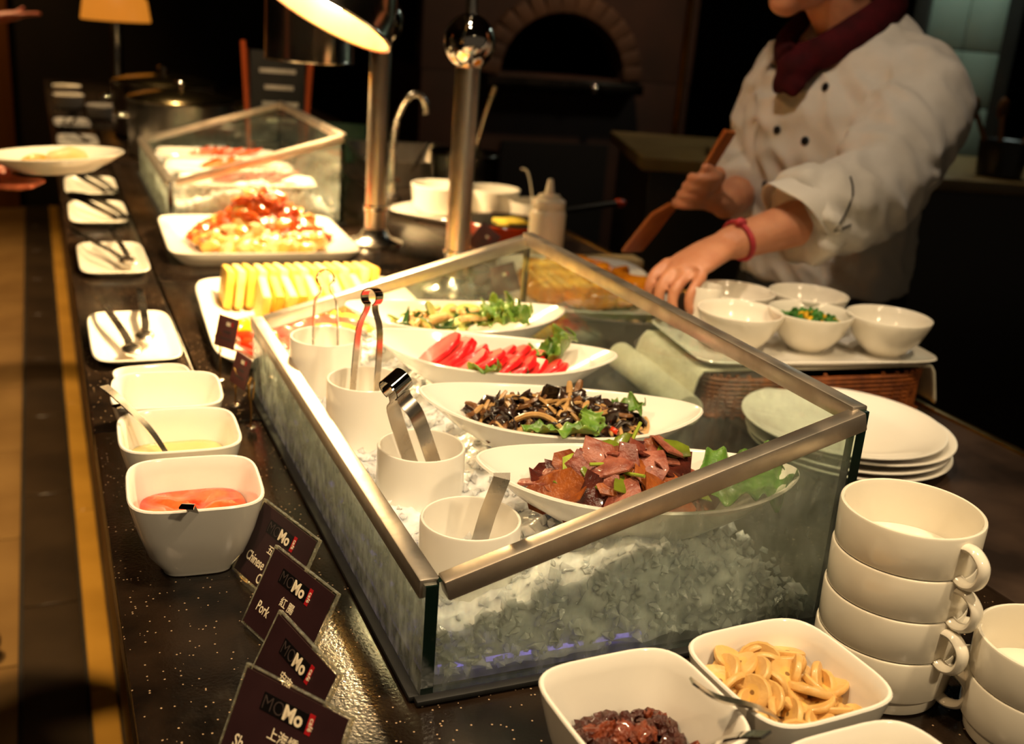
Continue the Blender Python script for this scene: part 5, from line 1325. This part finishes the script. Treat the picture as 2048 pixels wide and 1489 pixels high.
# far arm and hand around the spatula
limb(B, [C(1.352, 1.770, .440), C(1.318, 1.800, .330), C(1.285, 1.795, .225)], [.052, .046, .040])
limb(B, [C(1.285, 1.795, .225), C(1.21, 1.715, .205), C(1.132, 1.640, .195)], [.041, .038, .027])
limb(B, [C(1.132, 1.640, .195), C(1.100, 1.634, .203), C(1.068, 1.632, .212)], [.026, .034, .030], 14, [.022, .021, .017])
SPT = [C(1.068, 1.563, .333), C(1.052, 1.622, .226), C(1.037, 1.700, .166), C(1.035, 1.786, .078)]
hd = (SPT[1]-SPT[0]).normalized(); hp_ = C(1.052, 1.622, .226)
for i in range(4):
    b = hp_+hd*((i-1.3)*.0195)
    limb(B, [b+Vector((.030, .006, 0)), b+Vector((.020, -.016, .002)), b+Vector((.002, -.023, .002)), b+Vector((-.017, -.013, 0)), b+Vector((-.018, .006, -.001)), b+Vector((-.004, .015, -.002))], [.0100, .0100, .0098, .0092, .0086, .0074], 10, None, 3)
limb(B, [hp_+Vector((.036, .010, .0))-hd*.028, hp_+Vector((.034, .012, 0))+hd*.030], [.017, .017], 12)
limb(B, [C(1.100, 1.628, .214), C(1.078, 1.606, .246), C(1.060, 1.594, .262), C(1.046, 1.590, .268)], [.014, .0120, .0108, .0085], 10, None, 3)
bodym = remeshed(rel(B, CH), 'body', 'skin', .0042, 3)
place('body', bodym, chef)
# clothes
J = MB()
rg = [(.055, 1.362, 1.625, .128, .172), (.12, 1.362, 1.625, .132, .172), (.20, 1.352, 1.628, .132, .172), (.29, 1.343, 1.632, .140, .180), (.37, 1.345, 1.632, .138, .188), (.43, 1.355, 1.632, .120, .186), (.475, 1.362, 1.632, .100, .155), (.512, 1.366, 1.632, .078, .105), (.540, 1.362, 1.632, .066, .072)]
J.add(*loft([sring(rx, ry, 2.25, CT+z, 48, cx, cy) for z, cx, cy, rx, ry in rg]))
limb(J, [C(1.378, 1.520, .430), C(1.375, 1.470, .400), C(1.310, 1.425, .335), C(1.226, 1.376, .270), C(1.150, 1.352, .248), C(1.066, 1.344, .226)], [.082, .086, .082, .076, .072, .069], 24, None, 4, True)
limb(J, [C(1.355, 1.760, .430), C(1.345, 1.795, .390), C(1.318, 1.805, .300), C(1.287, 1.795, .225), C(1.225, 1.735, .210), C(1.196, 1.700, .205)], [.082, .080, .070, .062, .055, .052], 20, None, 4, True)
def folds(co, n):
    p = co+CH; z = p.z-CT
    d = .0035*noise.noise(Vector((p.x*9, p.y*9, p.z*5)))
    a = noise.noise(Vector(((p.x+p.z)*16, (p.y-p.z*.6)*16, p.z*7)))
    d += .012*(1-abs(a)*2.4)*.6
    d += .005*noise.noise(Vector((p.x*34, p.y*28, p.z*14)))
    if p.x < 1.30 and p.y < 1.47: d += .0045*math.sin(70*(p.x*.8+p.z*.9)+6*noise.noise(p*12))*.7
    return co+n*d
jk = remeshed(rel(J, CH), 'jacket', 'jacket', .0065, 5, folds)
jo = place('jacket', jk, chef); jo['label'] = 'white double-breasted cotton jacket with black buttons'
bv = BVHTree.FromPolygons([v.co.copy() for v in jk.vertices], [tuple(p.vertices) for p in jk.polygons])
def on_jacket(p, lift=.001):
    h = bv.find_nearest(Vector(p)-CH); return h[0]+h[1]*lift, h[1]
def on_jacket_ray(px):
    o = Vector((0, 0, CT+.5))-CH; d = (Vector(px)-CH-o).normalized(); h = bv.ray_cast(o, d); return (h[0]+h[1]*.001, h[1]) if h[0] else on_jacket(px)
btn = MB().add(*lathe([(.0065, -.002), (.0075, -.001), (.0078, .0012), (.006, .0026), (.003, .0028), (.001, .0024)], 18)).mesh('button', 'button_black')
for p in ((1.247, 1.558, .413), (1.216, 1.55, .322), (1.223, 1.642, .329), (1.197, 1.619, .234)):
    c, n = on_jacket_ray(C(*p)); o = place('button', btn, jo, tuple(c)); o.rotation_mode = 'QUATERNION'; o.rotation_quaternion = n.to_track_quat('Z', 'Y')
# front flap edge, cuff piping
fp = [on_jacket(C(*p), .0008)[0] for p in ((1.262, 1.665, .45), (1.235, 1.672, .40), (1.215, 1.678, .34), (1.208, 1.680, .28), (1.215, 1.680, .20), (1.228, 1.680, .12), (1.236, 1.68, .07))]
MB().add(*tube(spline(fp, 4), .0022, 6)).build('front_seam', 'jacket', jo)
mk = [on_jacket_ray(C(*p))[0] for p in ((1.098, 1.284, .302), (1.100, 1.278, .290), (1.100, 1.274, .278), (1.095, 1.271, .263), (1.088, 1.269, .249), (1.080, 1.268, .236), (1.072, 1.267, .225), (1.083, 1.264, .229), (1.094, 1.261, .235))]
MB().add(*tube(mk, .0016, 6)).build('cuff_piping', 'button_black', jo)
# turned-back cuff hanging wide round the near forearm
cd = (C(1.030, 1.343, .214)-C(1.130, 1.351, .242)).normalized(); cu_ = Vector((0, 0, 1)); cu_ = (cu_-cd*cu_.dot(cd)).normalized(); cs_ = cd.cross(cu_)
def cring(t, r, sh):
    c0 = C(1.118, 1.350, .238)+cd*t
    return [tuple(c0+cu_*(r*1.02*math.cos(a_))+cs_*(r*.98*math.sin(a_))+cd*(sh*math.cos(a_))+cu_*(.0025*math.sin(5*a_))-CH) for a_ in (2*math.pi*i/40 for i in range(40))]
MB().add(*loft([cring(-.010, .058, .006), cring(.000, .066, .012), cring(.030, .067, .026), cring(.055, .068, .036), cring(.0575, .067, .037), cring(.056, .064, .036), cring(.030, .062, .026), cring(.0, .058, .012)], False, False)).build('cuff', 'jacket', jo)
# stand collar and neckerchief
K = MB()
ring = [(1.222, 1.610, .452), (1.240, 1.570, .470), (1.282, 1.553, .503), (1.335, 1.556, .535), (1.385, 1.585, .562), (1.402, 1.632, .568), (1.385, 1.680, .562), (1.335, 1.706, .535), (1.282, 1.705, .503), (1.240, 1.680, .470), (1.222, 1.640, .452)]
K.add(*tube(spline([C(*p) for p in ring], 4), [.020]*41, 14, [.030]*41, True))
ell(K, C(1.212, 1.600, .440), .034, .036, .030)
limb(K, [C(1.214, 1.598, .440), C(1.200, 1.588, .420), C(1.196, 1.578, .402)], [.024, .026, .020], 12, [.020, .018, .012])
limb(K, [C(1.212, 1.606, .438), C(1.196, 1.612, .420), C(1.192, 1.616, .404)], [.022, .024, .018], 12, [.018, .016, .012])
place('neckerchief', remeshed(rel(K, CH), 'neckerchief', 'scarf', .005, 4), chef)
# apron and trousers below the jacket
A = MB()
A.add(*loft([sring(rx, ry, 2.4, CT+z, 40, 1.365, 1.63) for z, rx, ry in ((-.06, .135, .175), (.02, .135, .175), (.075, .128, .168))]))
for s in (-1, 1): limb(A, [C(1.37, 1.63+s*.085, -.04), C(1.36, 1.63+s*.09, -.42), C(1.385, 1.63+s*.095, -.83)], [.100, .080, .072])
place('trousers', remeshed(rel(A, CH), 'trousers', 'trouser_black', .010, 4), chef)
for s in (-1, 1):
    F = MB(); limb(F, [Vector((1.41, 1.63+s*.095, .045)), Vector((1.30, 1.63+s*.10, .040)), Vector((1.20, 1.63+s*.105, .034))], [.050, .048, .036])
    F.v = [(x, y, max(z, .001)) for x, y, z in F.v]
    place('shoe', remeshed(rel(F, CH), 'shoe', 'trouser_black', .008, 3), chef)
Hh = MB(); ell(Hh, HC+Vector((.022, 0, .030)), .098, .082, .092); ell(Hh, HC+Vector((.050, 0, -.030)), .060, .072, .060)
place('hair', remeshed(rel(Hh, CH), 'hair', 'hair_black', .007, 2, lambda c, n: c+n*.004*noise.noise(Vector((c.x*90, c.y*90, c.z*20)))), chef)
pmat('iris', '#1c100a', '#2a1a10', 20, rough=.15)
pmat('lip', '#a8543f', '#964838', 30, rough=.35, sss=.2)
for s in (-1, 1):
    ey = MB().add(*uvs(16, 12, .0085, .0125, .0055)).build('eye', 'eye_white', chef, tuple(Vector((1.1665, 1.635+s*.031, CT+.6530))-CH))
    MB().add(*uvs(12, 8, .003, .0050, .0050)).build('iris', 'iris', ey, (-.0072, 0, 0))
    MB().add(*tube([tuple(Vector((1.158+.010*abs(q-.2), 1.635+s*(.016+.034*q), CT+.6745+.003*math.sin(math.pi*q)))-CH) for q in (0, .25, .5, .75, 1)], [.0020, .0030, .0032, .0028, .0015], 8)).build('eyebrow', 'hair_black', chef)
MB().add(*uvs(18, 10, .008, .021, .0045)).build('upper_lip', 'lip', chef, tuple(Vector((1.1655, 1.635, CT+.5835))-CH))
MB().add(*uvs(18, 10, .009, .019, .0055)).build('lower_lip', 'lip', chef, tuple(Vector((1.1660, 1.635, CT+.5750))-CH))
W0 = C(.958, 1.341, .196); wd = (C(.905, 1.333, .180)-C(.99, 1.343, .203)).normalized()
u = Vector((0, 0, 1)); u = (u-wd*u.dot(wd)).normalized(); v_ = wd.cross(u)
bp_ = [tuple(W0+u*(.0285*math.sin(a))+v_*(.0330*math.cos(a))-CH) for a in (2*math.pi*i/28 for i in range(29))]
br = MB().add(*tube(bp_, .0042, 8)).build('bracelet', 'bracelet', chef)
br['label'] = 'red cord bracelet'
MB().add(*lump(.009, .1, 10, 8, 1.2, .9, .8, 2)).build('bracelet_knot', 'bracelet', br, tuple(W0+u*.030+v_*-.008-CH))

# ---- wooden spatula in the far hand
sp = thing('wooden_spatula', 'flat wooden spatula held by the chef over the board', 'spatula', tuple(SPT[3]))
q0 = [tuple(p-SPT[3]) for p in (SPT[0], SPT[0]*.5+SPT[1]*.5, SPT[1], SPT[2]*.5+SPT[1]*.5)]
q1 = [tuple(p-SPT[3]) for p in (SPT[2]*.6+SPT[1]*.4, SPT[2], SPT[2]*.5+SPT[3]*.5, SPT[3])]
MB().add(*ribbon(q0, [.022, .021, .020, .024], .008, (1, 0, .1))).build('handle', 'wood_spatula', sp)
MB().add(*ribbon(q1, [.024, .042, .046, .044], .006, (1, 0, .1))).build('blade', 'wood_spatula', sp)

# ---------------------------------------------------------------- customers beyond the frame edge
def customer(cx, cy, hand, label, top, skin, sh_h=1.40, feet=None, hand_up=True, ang=0):
    o = Vector((cx, cy, 0)); t = thing('person', label, 'person', (cx, cy, 0))
    hand = Vector(hand); B = MB(); J = MB(); Tm = MB()
    hip, sh = sh_h-.52, sh_h
    def w_(x, y, z): return Vector((cx+x, cy+y, z))
    fy = feet or (-.15, .15)
    for s, yy in zip((-1, 1), fy):
        kn = w_(.03, s*.10+(yy-s*.10)*.5, .48)
        limb(B, [w_(0, s*.09, hip), kn, w_(0, yy, .10)], [.08, .055, .042])
        limb(Tm, [w_(0, s*.09, hip), kn, w_(0, yy, .09)], [.105, .080, .066])
        limb(B, [w_(0, yy, .06), w_(.10, yy, .045), w_(.17, yy, .035)], [.042, .040, .03])
    limb(B, [w_(0, 0, hip-.02), w_(0, 0, hip+.25), w_(0, 0, sh-.06), w_(0, 0, sh+.02)], [.15, .13, .16, .06], 18, [.11, .10, .10, .06])
    limb(J, [w_(0, 0, hip-.06), w_(0, 0, hip+.25), w_(0, 0, sh-.06), w_(0, 0, sh+.03)], [.175, .155, .185, .075], 20, [.135, .125, .125, .075])
    limb(Tm, [w_(0, 0, hip-.05), w_(0, 0, hip+.04)], [.165, .16], 18, [.125, .12])
    limb(B, [w_(0, 0, sh), w_(.01, 0, sh+.10)], [.055, .052])
    ell(B, w_(.02, 0, sh+.19), .095, .075, .115); ell(B, w_(.06, 0, sh+.12), .05, .05, .045); limb(B, [w_(.11, 0, sh+.20), w_(.13, 0, sh+.17)], [.01, .015], 8)
    for s in (-1, 1): ell(B, w_(.01, s*.077, sh+.18), .016, .010, .03)
    sy = 1 if hand.y > cy else -1
    S0 = w_(0, sy*.19, sh-.04); El = (S0+hand)*.5+Vector((-.05, sy*.03, -.14)); dv = (hand-El).normalized(); Wr = hand-dv*.09
    limb(B, [S0, El, Wr], [.05, .042, .028]); limb(J, [w_(0, sy*.15, sh-.05), S0, El, El*.25+Wr*.75], [.085, .075, .062, .048])
    limb(B, [Wr, Wr*.5+hand*.5, hand], [.027, .036, .034], 12, [.022, .020, .016])
    sd = dv.cross(Vector((0, 0, 1))).normalized()
    for i in range(4):
        k = hand+sd*(.021*(i-1.5)); up = Vector((0, 0, .012 if hand_up else -.006))
        limb(B, [k, k+dv*.030+up*.2, k+dv*.055+up*.6, k+dv*.072+up], [.0098, .0094, .0088, .0076], 8, None, 2)
    k = hand-dv*.035+sd*-.034; limb(B, [k, k+sd*-.018+dv*.02+Vector((0, 0, .008)), k+sd*-.02+dv*.045+Vector((0, 0, .022))], [.0125, .011, .009], 8, None, 2)
    S1 = w_(0, -sy*.19, sh-.04); limb(B, [S1, w_(-.03, -sy*.24, sh-.32), w_(.02, -sy*.25, sh-.56)], [.05, .042, .028]); limb(J, [w_(0, -sy*.15, sh-.05), S1, w_(-.03, -sy*.24, sh-.32), w_(.01, -sy*.25, sh-.50)], [.085, .075, .06, .048])
    h1 = w_(.02, -sy*.25, sh-.56); limb(B, [h1, h1+Vector((.01, 0, -.08))], [.028, .03], 10, [.02, .016])
    for i in range(4): k = h1+Vector((.02*(i-1.5)*.9, 0, -.08)); limb(B, [k, k+Vector((.004, sy*.006, -.04)), k+Vector((.006, sy*.014, -.075))], [.0095, .009, .0075], 8, None, 2)
    place('body', remeshed(rel(B, o), 'body', skin, .0065, 3), t)
    place('shirt', remeshed(rel(J, o), 'shirt', top, .011, 4), t)
    place('trousers', remeshed(rel(Tm, o), 'trousers', 'trouser_black', .012, 4), t)
    Hr = MB(); ell(Hr, w_(-.005, 0, sh+.215), .10, .083, .10); place('hair', remeshed(rel(Hr, o), 'hair', 'hair_black', .010, 2), t)
    for yy in fy:
        F = MB(); limb(F, [w_(-.06, yy, .05), w_(.07, yy, .045), w_(.185, yy, .038)], [.048, .050, .040]); F.v = [(x, y, max(z, .002)) for x, y, z in F.v]
        place('shoe', remeshed(rel(F, o), 'shoe', 'shoe_brown', .008, 3), t)
    return t
pmat('shoe_brown', '#5a2a12', '#3c1a0c', 12, rough=.35, coat=.2)
pmat('shirt_olive', '#6c6034', '#5a5028', 14, rough=.8)
pmat('shirt_dark', '#2a2420', '#211c18', 14, rough=.8)
customer(-.36, 2.10, (-.075, 2.205, CT+.130), 'customer in brown shoes holding out a plate of food at the counter', 'shirt_dark', 'skin_ruddy', 1.42, (-.16, .15))
customer(-.50, 4.40, (-.045, 4.56, CT+.345), 'far customer with an olive sleeve reaching over the buffet', 'shirt_olive', 'skin_ruddy', 1.45, (-.15, .15), False)
hpz = MB().add(*lathe([(.060, 0), (.064, .0006), (.070, .004), (.098, .017), (.118, .030), (.1205, .0325), (.119, .034), (.116, .0325), (.095, .0205), (.070, .009), (.04, .007), (.001, .007)], 56)).mesh('held_plate', 'porcelain')
tag(place('held_plate', hpz, None, (.028, 2.182, CT+.1535), (R(-2), R(-3), 0)), 'round white plate with food held by the customer over the counter edge', 'plate')
tag(MB().add(*lump(.030, .15, 14, 10, 1.2, 1, .7, 4)).build('rice_mound', 'stew_white', None, (.045, 2.165, CT+.178)), 'pale mound of rice on the held plate', 'rice')
tag(MB().add(*lump(.026, .2, 14, 10, 1.2, .8, .5, 7)).build('fried_piece', 'stew_pale', None, (-.005, 2.165, CT+.173)), 'golden fried piece on the held plate', 'food')
